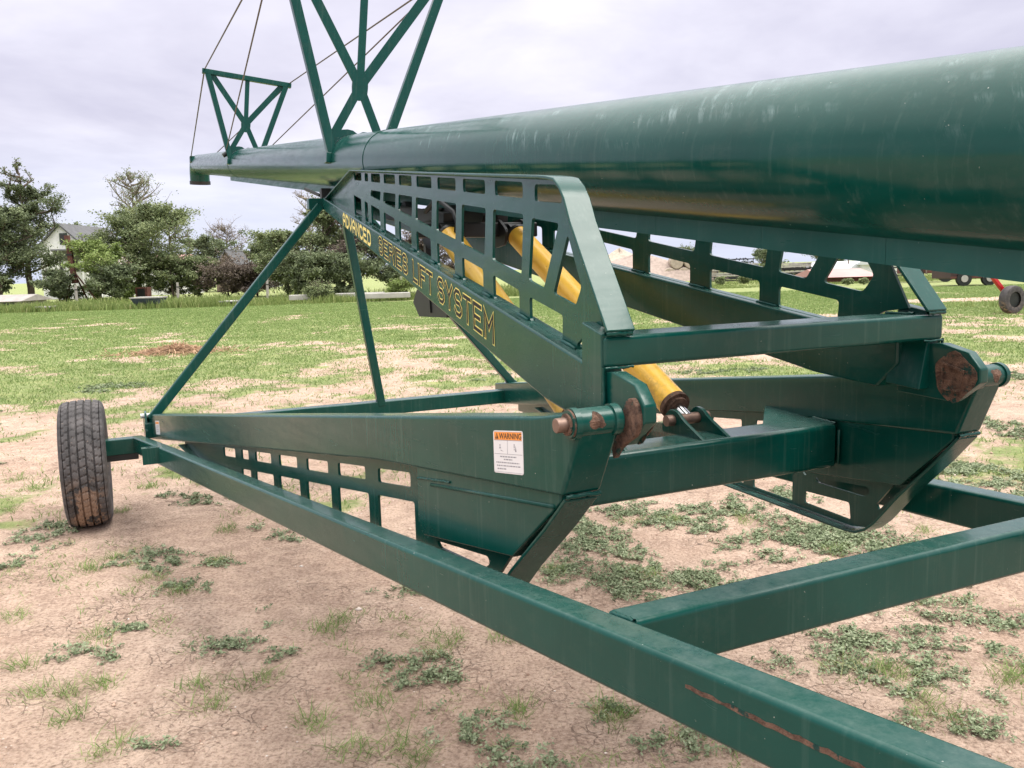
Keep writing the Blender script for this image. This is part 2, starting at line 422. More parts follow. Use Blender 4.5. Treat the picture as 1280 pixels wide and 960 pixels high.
# upper transverse beam
mb = MB(); mb.beam(P3(4.168, .488, 1.3285), P3(4.168, -.488, 1.3285), .065, .125, up=(1, 0, 0))
ubeam = MB(); a, b = 4.105, 4.232
ubeam.hexa([P3(a, .466, 1.2975), P3(b, .4885, 1.2975), P3(b, -.4885, 1.2975), P3(a, -.466, 1.2975)],
           [P3(a, .466, 1.361), P3(b, .4885, 1.361), P3(b, -.4885, 1.361), P3(a, -.466, 1.361)])
ubeam.build('cross_beam', G, auger, bevel=.009, seg=3)

# --- lettering: cut out of polylines, outlined
GL = {'A': [[(0, 0), (0, 4.4), (1.3, 6), (2.7, 6), (4, 4.4), (4, 0)], [(0, 2.4), (4, 2.4)]],
      'D': [[(0, 0), (0, 6), (2.8, 6), (4, 4.6), (4, 1.4), (2.8, 0), (0, 0)]],
      'V': [[(0, 6), (0, 3.2), (2, 0), (4, 3.2), (4, 6)]],
      'N': [[(0, 0), (0, 6), (4, 0), (4, 6)]],
      'C': [[(4, 4.9), (3, 6), (1, 6), (0, 4.9), (0, 1.1), (1, 0), (3, 0), (4, 1.1)]],
      'E': [[(4, 6), (0, 6), (0, 0), (4, 0)], [(0, 3), (3.2, 3)]],
      'S': [[(4, 5), (3, 6), (1, 6), (0, 5), (0, 4), (1, 3), (3, 3), (4, 2), (4, 1), (3, 0), (1, 0), (0, 1)]],
      'R': [[(0, 0), (0, 6), (3, 6), (4, 5), (4, 4), (3, 3), (0, 3)], [(2.2, 3), (4, 0)]],
      'I': [[(0, 0), (0, 6)]], 'L': [[(0, 6), (0, 0), (3.4, 0)]], 'F': [[(3.8, 6), (0, 6), (0, 0)], [(0, 3), (3, 3)]],
      'T': [[(0, 6), (4, 6)], [(2, 6), (2, 0)]], 'Y': [[(0, 6), (2, 3), (4, 6)], [(2, 3), (2, 0)]],
      'M': [[(0, 0), (0, 6), (2.2, 2.6), (4.4, 6), (4.4, 0)]]}
def ribbon(mb, pts, w, fn, t0, t1, ext):
    pts = [Vector(p) for p in pts]; closed = (pts[0]-pts[-1]).length < 1e-6
    if not closed:
        pts[0] = pts[0]+(pts[0]-pts[1]).normalized()*ext; pts[-1] = pts[-1]+(pts[-1]-pts[-2]).normalized()*ext
    n = len(pts); L = []; Rr = []
    for i, p in enumerate(pts):
        if closed: a = pts[i-1] if i > 0 else pts[-2]; b = pts[i+1] if i < n-1 else pts[1]
        else: a = pts[i-1] if i > 0 else None; b = pts[i+1] if i < n-1 else None
        d1 = (p-a).normalized() if a is not None else None; d2 = (b-p).normalized() if b is not None else None
        if d1 is None: d1 = d2
        if d2 is None: d2 = d1
        n1 = Vector((-d1.y, d1.x)); n2 = Vector((-d2.y, d2.x)); mm = (n1+n2).normalized(); k = 1/max(.55, mm.dot(n1))
        L.append(p+mm*w/2*k); Rr.append(p-mm*w/2*k)
    vs = []
    for l, r in zip(L, Rr): vs += [fn(l.x, l.y, t1), fn(r.x, r.y, t1)]
    fs = [(2*i, 2*i+1, 2*i+3, 2*i+2) for i in range(n-1)]
    mb.add(vs, fs)
def word(txt, u0, u1, hgt, off, parent, solid, sw):
    k = len(txt); wd = (u1-u0); unit = []
    for c in txt: unit.append(max(max(x for p in s for x, y in [p]) for s in GL[c]) if c != 'I' else .0)
    gap = 1.9; tot = sum(unit)+gap*(k-1); sx = wd/(tot+1.2); sy = hgt/6
    a = MB(); b = MB(); x = .6
    fnp = pl(1, AU, S2)
    def fn(px, py, t):
        u = u0+px; return fnp(u, utop(u)-uh(u)/2+off+py-hgt/2, -t)
    for c, un in zip(txt, unit):
        for si, s in enumerate(GL[c]):
            pts = [((x+q[0])*sx, q[1]*sy) for q in s]
            ribbon(a, pts, sw, fn, 0, .0010+.0002*si, sw/2)
            if not solid: ribbon(b, pts, sw*.6, fn, 0, .0018+.0002*si, sw*.28)
        x += un+gap
    a.build('lettering', M['gold'], parent, recalc=False)
    if not solid: b.build('lettering_fill', M['letter'], parent, recalc=False)
word('ADVANCED', .84, 1.70, .060, .0, arm_near, True, .0155)
word('SERIES', 1.89, 2.48, .066, .004, arm_near, False, .0192)
word('LIFT', 2.56, 2.87, .068, .002, arm_near, False, .0192)
word('SYSTEM', 2.93, 3.54, .073, .004, arm_near, False, .0192)

# --- lower arms
def fw(u): return .575+.046*(u-1.35)
def atop(u): return .654+.1315*u
def abot(u): return .5+.1396*u if u < 3.39 else .973+.1065*(u-3.39)
def lower_arm(sg):
    fn = pl(sg, AL, S1)
    root = empty('lower_arm'); root.parent = auger
    poly = [(-.3, .615), (2, atop(2)), (4.20, 1.208), (4.268, 1.222), (4.30, 1.238), (4.325, 1.215), (4.315, 1.185), (4.259, 1.056), (3.39, .973), (2., abot(2)), (-.3, .452)]
    mb = MB(); mb.plate([poly], fn, 0, .09); mb.build('box_beam', G, root, bevel=.009, seg=3)
    belly = [(3.621, 1.0), (4.24, 1.075), (4.243, 1.040), (4.061, .875), (3.643, .815), (3.618, .847)]
    mb = MB(); mb.plate([belly], fn, .009, .081); mb.build('gusset_box', G, root, bevel=.006, seg=2)
    mb = MB(); mb.tube([fn(3.70, .964, .0095), fn(3.95, .994, .0095), fn(4.22, 1.026, .0095)], .005, 8); mb.build('weld_bead', G, root, smooth=True)
    # lattice plate below the arm
    fl = [(4.236, 1.03), (4.18, .975), (4.046, .847), (3.957, .749), (3.9, .703), (3.839, .689), (1.35, .575), (1.1, .56), (.715, .578)]
    outer = [(.715, abot(.715)+.01), (2, abot(2)+.01), (3.3, abot(3.3)+.01), (4.2, 1.068)]+fl
    holes = []
    cols_ = [(1.545, 1.75), (1.85, 1.962), (2.06, 2.277), (2.378, 2.588), (2.69, 2.9), (2.99, 3.21), (3.303, 3.516), (3.6, 3.62)]
    at_ = lambda u: .928+.131*(u-3.306); ab_ = lambda u: .885+.131*(u-3.301); bt_ = lambda u: .844+.1345*(u-3.293)
    for i, (a, b) in enumerate(cols_):
        c = 0 if i < 7 else .002
        holes.append([(a, ab_(a)), (b, ab_(b)), (b, at_(b)), (a, at_(a))])
        if i > 0:
            a2, b2 = a-.01, b+.018
            lo = lambda u: max(fw(u)+.006, .0)
            if bt_(a2)-lo(a2) > .02:
                if i == 7: holes.append([(3.587, .8), (3.602, .79), (3.63, .815), (3.623, .888), (3.588, .884)])
                else: holes.append([(a2, lo(a2)+.004), (b2, lo(b2)+.004), (b2, bt_(b2)), (a2, bt_(a2))])
    holes.append([(3.654, .799), (3.668, .784), (3.89, .794), (3.915, .812), (3.906, .828)])
    holes.append([(3.6, .698), (3.832, .705), (3.824, .759), (3.6, .738)])
    holes.append([(3.943, .787), (3.952, .77), (4.07, .885), (4.06, .905), (4.03, .885)])
    loops = [outer]+[rounded(h, .01) for h in holes]
    mb = MB(); mb.plate(loops, fn, .041, .049); mb.build('lattice_plate', G, root)
    # flange strip along the bottom and up the end
    path = [(.70, .575), (1.1, .556), (1.35, .570), (2.6, fw(2.6)-.005), (3.8, .683), (3.845, .686), (3.885, .692), (3.925, .712), (3.965, .746), (4.055, .847), (4.185, .975), (4.2535, 1.05)]
    ring = []
    for i, p in enumerate(path):
        p = Vector(p); a = Vector(path[max(i-1, 0)]); b = Vector(path[min(i+1, len(path)-1)]); d = (b-a).normalized(); n = Vector((d.y, -d.x)); q = p+n*.008
        e0, e1 = (.008, .082)
        ring.append([fn(p.x, p.y, e0), fn(p.x, p.y, e1), fn(q.x, q.y, e1), fn(q.x, q.y, e0)])
    vs = [x for r in ring for x in r]; fs = [(i*4+j, i*4+(j+1) % 4, i*4+4+(j+1) % 4, i*4+4+j) for i in range(len(ring)-1) for j in range(4)]
    fs += [(0, 1, 2, 3), tuple(len(vs)-4+j for j in range(4))]
    mb = MB(); mb.add(vs, fs); mb.build('edge_flange', G, root, bevel=.0025)
    # hub tube at the pivot, rims and pin
    fh = lambda v: P3(4.30, sg*v, 1.207)
    mb = MB(); mb.cyl(fh(.612), fh(.502), .027, n=28); mb.cyl(fh(.607), fh(.594), .031, n=28); mb.cyl(fh(.522), fh(.506), .0315, n=28)
    o = mb.build('pivot_hub', G, root); smooth_angle(o)
    if sg > 0:
        mb = MB(); mb.cyl(fh(.611), fh(.606), .028, n=28); mb.cyl(fh(.616), fh(.610), .021, n=24); o = mb.build('rusty_washer', M['rust'], root); smooth_angle(o)
        mb = MB(); mb.cyl(fh(.638), fh(.60), .0142, n=24); o = mb.build('pivot_pin', M['pin'], root, bevel=.002)
    mb = MB()
    pts = []
    for i in range(14):
        t = 2*math.pi*i/14; rr = .0165*(1+.2*math.sin(3*t)+.1*math.cos(5*t)); pts.append((rr*math.cos(t)*1.0, rr*math.sin(t)))
    c = Vector(fh(.562)); nrm = Vector((.93, 0, .2)).normalized(); e1 = Vector((0, -sg, 0)); e2 = nrm.cross(e1)
    ctr = c+nrm*.0285
    vs = [ctr+e1*x+e2*y-nrm*(.0015+y*y*17) for x, y in pts]+[ctr+nrm*.0015]
    mb.add(vs, [(i, (i+1) % 14, 14) for i in range(14)]); mb.build('rust_patch', M['rust'], root)
    return root
low_near = lower_arm(1); low_far = lower_arm(-1)
# rust eaten edge between near arm hub and head
for sg in (1,):
    mb = MB(); pts = [(4.318, 1.247), (4.336, 1.252), (4.352, 1.236), (4.358, 1.205), (4.345, 1.178), (4.315, 1.162), (4.285, 1.14), (4.268, 1.118), (4.262, 1.14), (4.285, 1.175), (4.30, 1.215)]
    mb.plate([rounded(pts, .008)], lambda u, w, t: P3(u, sg*t, w), .481, .493)
    mb.build('rust_scale', M['rust'], arm_near if sg > 0 else arm_far, bevel=.004)

# lower transverse beam, with gussets
def lvi(u): return AL-.09-S1*u
a, b = 3.675, 3.81
mb = MB(); mb.hexa([P3(a, lvi(a), .871), P3(b, lvi(b), .871), P3(b, -lvi(b), .871), P3(a, -lvi(a), .871)],
                   [P3(a, lvi(a), 1.008), P3(b, lvi(b), 1.008), P3(b, -lvi(b), 1.008), P3(a, -lvi(a), 1.008)])
lower_beam = mb.build('cross_beam', G, auger, bevel=.016, seg=4)
for sg in (1, -1):
    mb = MB(); mb.plate([[(3.68, lvi(3.68)), (3.42, lvi(3.42)), (3.68, lvi(3.68)-.2)]], lambda u, v, t: P3(u, sg*v, t), .996, 1.004); mb.build('corner_gusset', G, lower_beam)
    mb = MB(); mb.tube([P3(3.816, sg*(lvi(3.81)-.004), .885), P3(3.817, sg*(lvi(3.81)-.004), .99)], .005, 6); mb.build('weld_bead', G, lower_beam, smooth=True)

RA, RS, RW, RK, RH, RB = 1.3821, .1559, .5208, .0847, .1027, .0691
def weld(pts, r, parent, seed=0):
    rs = random.Random(seed); P = []; pts = [Vector(p) for p in pts]; 
    L = sum((pts[i+1]-pts[i]).length for i in range(len(pts)-1)); n = max(4, int(L/.006)); mb = MB()
    for i in range(len(pts)-1):
        k = max(2, int(n*(pts[i+1]-pts[i]).length/L))
        for j in range(k): P.append(pts[i].lerp(pts[i+1], j/k)+Vector((rs.gauss(0, .0006), rs.gauss(0, .0006), rs.gauss(0, .0006))))
    P.append(pts[-1]); n_ = 6; vs = []; prev = None
    for i, p in enumerate(P):
        d = (P[min(i+1, len(P)-1)]-P[max(i-1, 0)]).normalized(); x = d.orthogonal().normalized() if prev is None else (prev-d*prev.dot(d)).normalized(); prev = x; y = d.cross(x)
        rr = r*(1+.28*(i % 2)+rs.uniform(-.1, .1)); vs += [p+(x*math.cos(t)+y*math.sin(t))*rr for t in (2*math.pi*q/n_ for q in range(n_))]
    mb.add(vs, [(i*n_+j, i*n_+(j+1) % n_, (i+1)*n_+(j+1) % n_, (i+1)*n_+j) for i in range(len(P)-1) for j in range(n_)])
    return mb.build('weld_bead', G, parent, smooth=True)
for sg, ar in ((1, arm_near), (-1, arm_far)):
    weld([P3(4.234, sg*.425, 1.366), P3(4.234, sg*.487, 1.366)], .005, ar, 1)
    weld([P3(4.228, sg*.49, 1.30), P3(4.228, sg*.488, 1.21)], .003, ar, 2)
    weld([P3(4.12, sg*.415, 1.363), P3(4.20, sg*.42, 1.363)], .004, ar, 3)
    weld([P3(4.231, sg*.487, 1.297), P3(4.231, sg*.42, 1.297)], .0025, ar, 4)
for sg, ar in ((1, low_near), (-1, low_far)):
    f_ = pl(sg, AL, S1)
    weld([f_(4.262, 1.054, .006), f_(4.262, 1.054, .085)], .0045, ar, 5)
    weld([f_(3.63, .968, .008), f_(3.8, .99, .008)], .003, ar, 6)
for sg in (1, -1):
    f_ = lambda u: RA-RS*u-RB
    weld([P3(4.46, sg*(f_(4.46)-.001), RW+RK*4.46-.003), P3(4.518, sg*(f_(4.518)-.001), RW+RK*4.518-.003)], .004, auger, 8)
    weld([P3(3.69, sg*(lvi(3.69)-.002), 1.006), P3(3.80, sg*(lvi(3.80)-.002), 1.006)], .005, lower_beam, 9)

# hydraulic cylinders
def cylinder(v, v2):
    a = P3(3.655, v, 1.045); b = P3(2.44, v2, 1.66); d = (b-a); L = d.length; q = d.to_track_quat('Z', 'Y')
    root = empty('hydraulic_cylinder'); root.parent = auger; root.location = a; root.rotation_mode = 'QUATERNION'; root.rotation_quaternion = q
    mb = MB(); mb.cyl((0, 0, .075), (0, 0, L-.06), .046, n=40)
    o = mb.build('barrel', M['yellow'], root); smooth_angle(o)
    mb = MB(); mb.cyl((0, 0, .062), (0, 0, .078), .047, n=40); mb.cyl((0, 0, .052), (0, 0, .062), .036, n=32); o = mb.build('gland_ring', M['rust'], root); smooth_angle(o)
    mb = MB(); mb.cyl((0, 0, .0), (0, 0, .06), .019, n=24); o = mb.build('rod', M['chrome'], root); smooth_angle(o)
    mb = MB(); mb.cyl((0, 0, L-.062), (0, 0, L-.04), .049, n=40); mb.box((0, 0, L-.02), (.05, .05, .07)); mb.build('end_cap', M['dark'], root, bevel=.003)
    mb = MB(); mb.tube([(0.0, .05, L-.12), (0, .09, L-.12), (0, .11, L-.07), (.02, .1, L+.1), (.03, .0, L+.2)], .011, 8); mb.build('hose', M['dark'], root, smooth=True)
    # clevis pin across
    mb = MB(); mb.cyl((-0.0, .0, 0), (0, 0, .001), .001, n=6)
    return root
cylinder(.205, .150); cylinder(-.140, -.150)
for v in (.205, -.140):
    for s in (.045, -.045):
        pts = [(3.60, 1.0), (3.60, 1.03), (3.62, 1.062), (3.645, 1.078), (3.675, 1.072), (3.705, 1.05), (3.80, 1.006)]
        mb = MB(); mb.plate([rounded(pts, .012)], lambda u, w, t: P3(u, v+s+t, w), -.006, .006); mb.build('cylinder_lug', G, auger, bevel=.002, seg=1)
    mb = MB(); mb.cyl(P3(3.655, v+.075, 1.045), P3(3.655, v-.075, 1.045), .0165, n=24); o = mb.build('lug_pin', M['pin'], auger); smooth_angle(o)
# upper carriage that the cylinders push, with rollers
carr = empty('lift_carriage'); carr.parent = auger
mb = MB(); mb.beam(P3(2.40, .27, 1.665), P3(2.40, -.27, 1.665), .06, .06); mb.build('carriage_tube', M['dark'], carr, bevel=.006)
for v in (.095, .201, -.095, -.201):
    mb = MB(); mb.plate([rounded([(2.30, 1.70), (2.42, 1.71), (2.50, 1.66), (2.48, 1.60), (2.38, 1.59), (2.30, 1.63)], .02)], lambda u, w, t: P3(u, v+t, w), -.006, .006); mb.build('carriage_lug', M['dark'], carr)
for sg in (1, -1):
    mb = MB(); mb.beam(P3(2.40, sg*.12, 1.70), P3(1.55, sg*.12, 1.80), .05, .07); mb.build('carriage_rail', M['dark'], carr, bevel=.004)
    for uu, ww in ((2.3, 1.735), (1.7, 1.80)):
        mb = MB(); mb.cyl(P3(uu, sg*.09, ww), P3(uu, sg*.056, ww), .04, n=28); o = mb.build('roller', M['dark'], carr); smooth_angle(o)
mb = MB(); mb.plate([[(1.53, 1.345), (1.62, 1.275), (2.02, 1.285), (2.02, 1.33), (1.8, 1.43), (1.60, 1.41)]], lambda u, w, t: P3(u, t, w), -.008, .008)
mb.build('hanger_plate', M['dark'], carr)
mb = MB(); mb.beam(P3(1.8, 0, 1.30), P3(1.75, 0, 1.80), .03, .03); mb.build('hanger_bar', M['dark'], carr)

# --- main frame rails
def rail(sg):
    root = empty('frame_rail'); root.parent = auger
    mb = MB(); vo = lambda u: RA-RS*u
    w = lambda u: RW+RK*u
    st = [-.1, .32, 1.5, 3., 4.5, 6., 7.7]
    ring = []
    for u in st:
        dv = 0.0
        ring.append([P3(u, sg*(vo(u)-RB), w(u)-RH), P3(u, sg*vo(u), w(u)-RH), P3(u, sg*vo(u), w(u)), P3(u, sg*(vo(u)-RB), w(u))])
    vs = [x for r in ring for x in r]; fs = [(i*4+j, i*4+(j+1) % 4, i*4+4+(j+1) % 4, i*4+4+j) for i in range(len(ring)-1) for j in range(4)]
    fs += [(0, 1, 2, 3), tuple(len(vs)-4+j for j in range(4))]
    mb.add(vs, fs); mb.build('box_beam', G, root, bevel=.011, seg=4)
    # tab with a bolt hole on the outer face
    c = [(.70, 1.26), (.70, 1.343), (.79, 1.343), (.79, 1.25)]
    hole = [(.745+.017*math.cos(t), 1.31+.014*math.sin(t)) for t in (2*math.pi*i/14 for i in range(14))]
    mb = MB(); mb.plate([c, hole], lambda u, v, t: P3(u, sg*v, w(u)+t), -.012, .0)
    mb.plate([[(.702, 1.26), (.702, 1.341), (.71, 1.341), (.71, 1.26)]], lambda u, v, t: P3(u, sg*v, w(u)+t), -.09, -.012)
    mb.plate([[(.782, 1.25), (.782, 1.341), (.79, 1.341), (.79, 1.25)]], lambda u, v, t: P3(u, sg*v, w(u)+t), -.09, -.012)
    mb.build('bolt_tab', G, root)
    if sg > 0:   # long scrape through the paint
        mb = MB(); top = []; bot = []
        for i in range(30):
            u = 4.715+.30*i/29; j = .004*math.sin(i*1.7)+.002*math.sin(i*3.1); k = math.sin(math.pi*min(1, (i+1)/8))*.5+.5 if i < 8 else 1
            z = w(u)-.034-.006*i/29
            top.append((u, z+.0035*k+j*.3)); bot.append((u, z-.004*k+j*.2))
        mb.plate([top+bot[::-1]], lambda u, z, t: P3(u, vo(u)+t, z), -.001, .0007); mb.build('paint_scrape', M['rust'], root)
    return root
rail(1); rail(-1)
uc = 4.519
vi = lambda u: RA-RS*u-RB
mb = MB(); a, b = uc-.07, uc; wt = RW+RK*uc-.003
mb.hexa([P3(a, vi(a)+.004, wt-RH), P3(b, vi(b)+.004, wt-RH), P3(b, -vi(b)-.004, wt-RH), P3(a, -vi(a)-.004, wt-RH)],
        [P3(a, vi(a)+.004, wt), P3(b, vi(b)+.004, wt), P3(b, -vi(b)-.004, wt), P3(a, -vi(a)-.004, wt)])
mb.build('frame_cross_member', G, auger, bevel=.011, seg=4)
for sg in (1, -1):
    mb = MB(); mb.tube([P3(uc+.004, sg*(vi(uc)-.002), wt-.09), P3(uc+.004, sg*(vi(uc)-.002), wt-.01)], .005, 6); mb.build('weld_bead', G, auger, smooth=True)

# --- axle, wheels, braces
mb = MB(); mb.beam(P3(-.075, 1.31, .546), P3(-.075, -1.31, .546), .1, .098); axle = mb.build('axle_tube', G, auger, bevel=.008, seg=3)
for sg in (1, -1):
    mb = MB(); mb.beam(P3(-.06, sg*1.375, .462), P3(-.06, sg*1.56, .462), .085, .098); mb.build('axle_stub', G, axle, bevel=.006)
    mb = MB(); mb.beam(P3(-.06, sg*1.36, .395), P3(-.06, sg*1.6, .395), .06, .045); mb.build('spindle', M['dark'], axle, bevel=.006)
    # triangular ear behind the brace foot
    mb = MB(); mb.plate([[(-.34, .545), (-.02, .545), (-.06, .655), (-.14, .66)]], lambda u, w, t: P3(u, sg*(1.30+t), w), -.006, .006); mb.build('brace_ear', G, axle)
    mb = MB(); mb.cyl(P3(-.13, sg*1.33, .63), P3(-.13, sg*1.24, .63), .016, n=12); mb.build('bolt', M['rim'], axle)
def brace(v0, v1, u0=-.02, w0=.62):
    mb = MB(); mb.beam(P3(u0, v0, w0), P3(-.02, v1, 1.955), .056, .056, up=(1, 0, 0)); return mb.build('tripod_brace', G, auger, bevel=.008, seg=3)
brace(1.27, .125); brace(-1.27, -.125); brace(-.236, -.03, -.05, .56)

def tyre_mesh():
    mb = MB(); Rr = .391; prof = []
    hw = .126
    # sidewall and tread profile (y, r, kind)
    prof += [(-.085, .215, 0), (-.10, .222, 0), (-.118, .25, 0), (-hw, .30, 0), (-.124, .34, 0), (-.116, .366, 0), (-.104, .380, 1)]
    ribs = [(-.100, -.066), (-.058, -.024), (-.017, .017), (.024, .058), (.066, .100)]
    for i, (a, b) in enumerate(ribs):
        ra = Rr-abs(a)**2*.9; rb = Rr-abs(b)**2*.9
        prof += [(a, ra-.015, 2), (a+.0015, ra, 3), (a+.01, ra, 4), ((a+b)/2, (ra+rb)/2+.0005, 5), (b-.01, rb, 4), (b-.0015, rb, 3), (b, rb-.015, 2)]
    prof += [(.104, .380, 1), (.116, .366, 0), (.124, .34, 0), (hw, .30, 0), (.118, .25, 0), (.10, .222, 0), (.085, .215, 0)]
    n = 240; vs = []; k = len(prof)
    for j in range(n):
        for (y, r, kd) in prof:
            rr = r; ph = 0
            jj = (j+int(abs(y)*60)) % 5
            if kd in (3, 4) and jj == 0: rr = r-.0075
            if kd == 1 and j % 5 in (0, 1): rr = r-.006
            a = 2*math.pi*(j+(.6*math.sin(y*70) if kd > 1 else 0))/n
            vs.append((rr*math.cos(a), y, rr*math.sin(a)))
    fs = [(j*k+i, j*k+i+1, ((j+1) % n)*k+i+1, ((j+1) % n)*k+i) for j in range(n) for i in range(k-1)]
    mb.add(vs, fs); return mb
def wheel(sg):
    root = empty('wheel'); root.parent = auger; root.location = P3(-.03, sg*1.658, .384)
    if sg < 0: root.rotation_euler = (0, R(77), 0)
    o = tyre_mesh().build('tyre', M['rubber'], root); smooth_angle(o, 30)
    mb = MB(); k = 48
    prof = [(-.095, .225), (-.10, .212), (-.08, .2), (-.06, .17), (.03, .16), (.045, .09), (.05, .05), (.05, .0), (.035, .0), (.03, .1), (.06, .19), (.09, .205), (.095, .225)]
    vs = [(r*math.cos(2*math.pi*j/k), y*1.0, r*math.sin(2*math.pi*j/k)) for j in range(k) for y, r in prof]
    q = len(prof); fs = [(j*q+i, j*q+i+1, ((j+1) % k)*q+i+1, ((j+1) % k)*q+i) for j in range(k) for i in range(q-1)]
    mb.add(vs, fs); o = mb.build('rim', M['rim'], root); smooth_angle(o)
    for i in range(6):
        mb = MB(); a = 2*math.pi*i/6; mb.cyl((.07*math.cos(a), .03, .07*math.sin(a)), (.07*math.cos(a), .065, .07*math.sin(a)), .01, n=6); mb.build('lug_nut', M['pin'], root)
    mb = MB(); mb.cyl((0, -.12, 0), (0, .07, 0), .04, n=20); mb.build('hub', M['dark'], root)
    return root
wheel(1); wheel(-1)

# --- decals
fnO = pl(1, AL, S1)
wd_ = empty('warning_decal'); wd_.parent = low_near
U0_, W0_, DW, DH = 4.018, 1.1525, .113, .0935
def D(x, y, t): u = U0_+x; return fnO(u, W0_+.134*x-y, -t)
mb = MB(); mb.plate([rounded([(0, 0), (DW, 0), (DW, DH), (0, DH)], .006)], D, 0, .0006); d0 = mb.build('decal_sheet', M['white'], low_near); d0.name = 'warning_decal'
bpy.data.objects.remove(wd_)
def dsub(name, polys, mat, t0=.0006, t1=.0009, par=low_near):
    mb = MB()
    for p in polys: mb.plate([p], D, t0, t1)
    return mb.build(name, mat, par)
rect = lambda x0, y0, x1, y1: [(x0, y0), (x1, y0), (x1, y1), (x0, y1)]
dsub('decal_header', [rect(.004, .003, DW-.004, .020)], M['orange'])
lines = [rect(.003, .0022, DW-.003, .003), rect(.003, .0201, DW-.003, .0212), rect(.003, .0505, DW-.003, .0513), rect(.0545, .0214, .0553, .0504), rect(.003, .0905, DW-.003, .0911)]
lines += [[(.022, .039), (.026, .034), (.030, .039)], rect(.0245, .030, .0275, .0335), [(.028, .042), (.04, .0455), (.028, .044)], rect(.0795, .028, .082, .037), [(.086, .032), (.089, .045), (.084, .045)], rect(.0795, .039, .082, .0415)]
dsub('decal_ruling', lines, M['greyink'])
tri_ = []
rr = random.Random(5)
for y, x0, x1 in ((.0555, .026, .088), (.0615, .04, .072), (.0685, .01, .098), (.0755, .012, .102), (.0825, .014, .05)):
    x = x0
    while x < x1: w_ = rr.uniform(.003, .009); tri_.append(rect(x, y, min(x+w_, x1), y+.0026)); x += w_+.0025
dsub('decal_small_print', tri_, M['greyink'])
dsub('decal_symbol', [[(.008, .0178), (.0145, .0048), (.021, .0178)]], M['ink'], .0009, .0012)
dsub('decal_symbol_mark', [rect(.0138, .009, .0152, .014), rect(.0138, .0148, .0152, .0162)], M['orange'], .0012, .0014)
def text_mesh(txt, size, fn, mat, parent, name, t, sx=1.):
    c = bpy.data.curves.new(name, 'FONT'); c.body = txt; c.size = size; c.resolution_u = 3; c.offset = size*.018
    o = bpy.data.objects.new(name, c); me = bpy.data.meshes.new_from_object(o)
    bpy.data.objects.remove(o)
    for v in me.vertices: v.co = fn(v.co.x*sx, v.co.y, t)
    me.materials.clear(); me.materials.append(mat)
    o = bpy.data.objects.new(name, me); col.objects.link(o); o.parent = parent; return o
text_mesh('WARNING', .0175, lambda x, y, t: D(.0245+x, .0176-y, t), M['ink'], low_near, 'decal_text', .0011, 1.0)
mb = MB()
def D2(x, y, t): u = .13+x; return fnO(u, .632+.134*x-y, -t)
mb.plate([rounded(rect(0, 0, .12, .085), .008)], D2, 0, .0006); mb.build('small_decal', M['white'], low_near)
mb = MB()
mb.plate([rect(.01, .006, .11, .02)], D2, .0006, .001); mb.build('small_decal_header', M['orange'], low_near)
mb = MB()
for i in range(4): mb.plate([rect(.02, .03+.012*i, .1-.01*(i % 2), .034+.012*i)], D2, .0006, .001)
mb.build('small_decal_print', M['greyink'], low_near)

# ================================================================== NOISE, GROUND
def vnoise(x, y, s, seed):
    x = np.asarray(x)*s; y = np.asarray(y)*s; xi = np.floor(x).astype(np.int64); yi = np.floor(y).astype(np.int64)
    fx = x-xi; fy = y-yi; fx = fx*fx*(3-2*fx); fy = fy*fy*(3-2*fy)
    def h(a, b):
        n = (a*374761393+b*668265263+seed*982451653) & 0x7fffffff
        n = ((n ^ (n >> 13))*1274126177) & 0x7fffffff
        return ((n ^ (n >> 16)) & 0xffff)/65535.
    return (h(xi, yi)*(1-fx)+h(xi+1, yi)*fx)*(1-fy)+(h(xi, yi+1)*(1-fx)+h(xi+1, yi+1)*fx)*fy
def fbm(x, y, s, seed, o=4):
    r = 0; a = .5
    for i in range(o): r = r+a*vnoise(x, y, s*2**i, seed+i); a *= .5
    return r/(1-.5**o)
def sstep(a, b, x): t = np.clip((x-a)/(b-a), 0, 1); return t*t*(3-2*t)
def grass_amount(x, y):
    x = np.asarray(x, float); y = np.asarray(y, float)
    base = np.interp(y, [0, 4, 7, 10, 14, 20, 28, 40], [.0, .16, .37, .52, .66, .80, .95, 1.08])-.22*sstep(1., 3.5, x)*sstep(5, 8, y)*(1-sstep(13, 18, y))
    n = fbm(x, y*.7, .5, 11, 5); n2 = fbm(x, y, 2.3, 41, 4)
    g = sstep(.25, .75, base+(n-.5)*1.6+(n2-.5)*1.2)
    return g
def dirt_track(x, y):    # bare wheel track crossing at the right
    c = 29.3+.02*(x-15); return (1-sstep(.9, 1.7, np.abs(y-c)))*sstep(11, 13.5, x)
def zground(x, y):
    return (fbm(x, y, .8, 3, 4)-.5)*.05+(fbm(x, y, 3.7, 9, 3)-.5)*.014

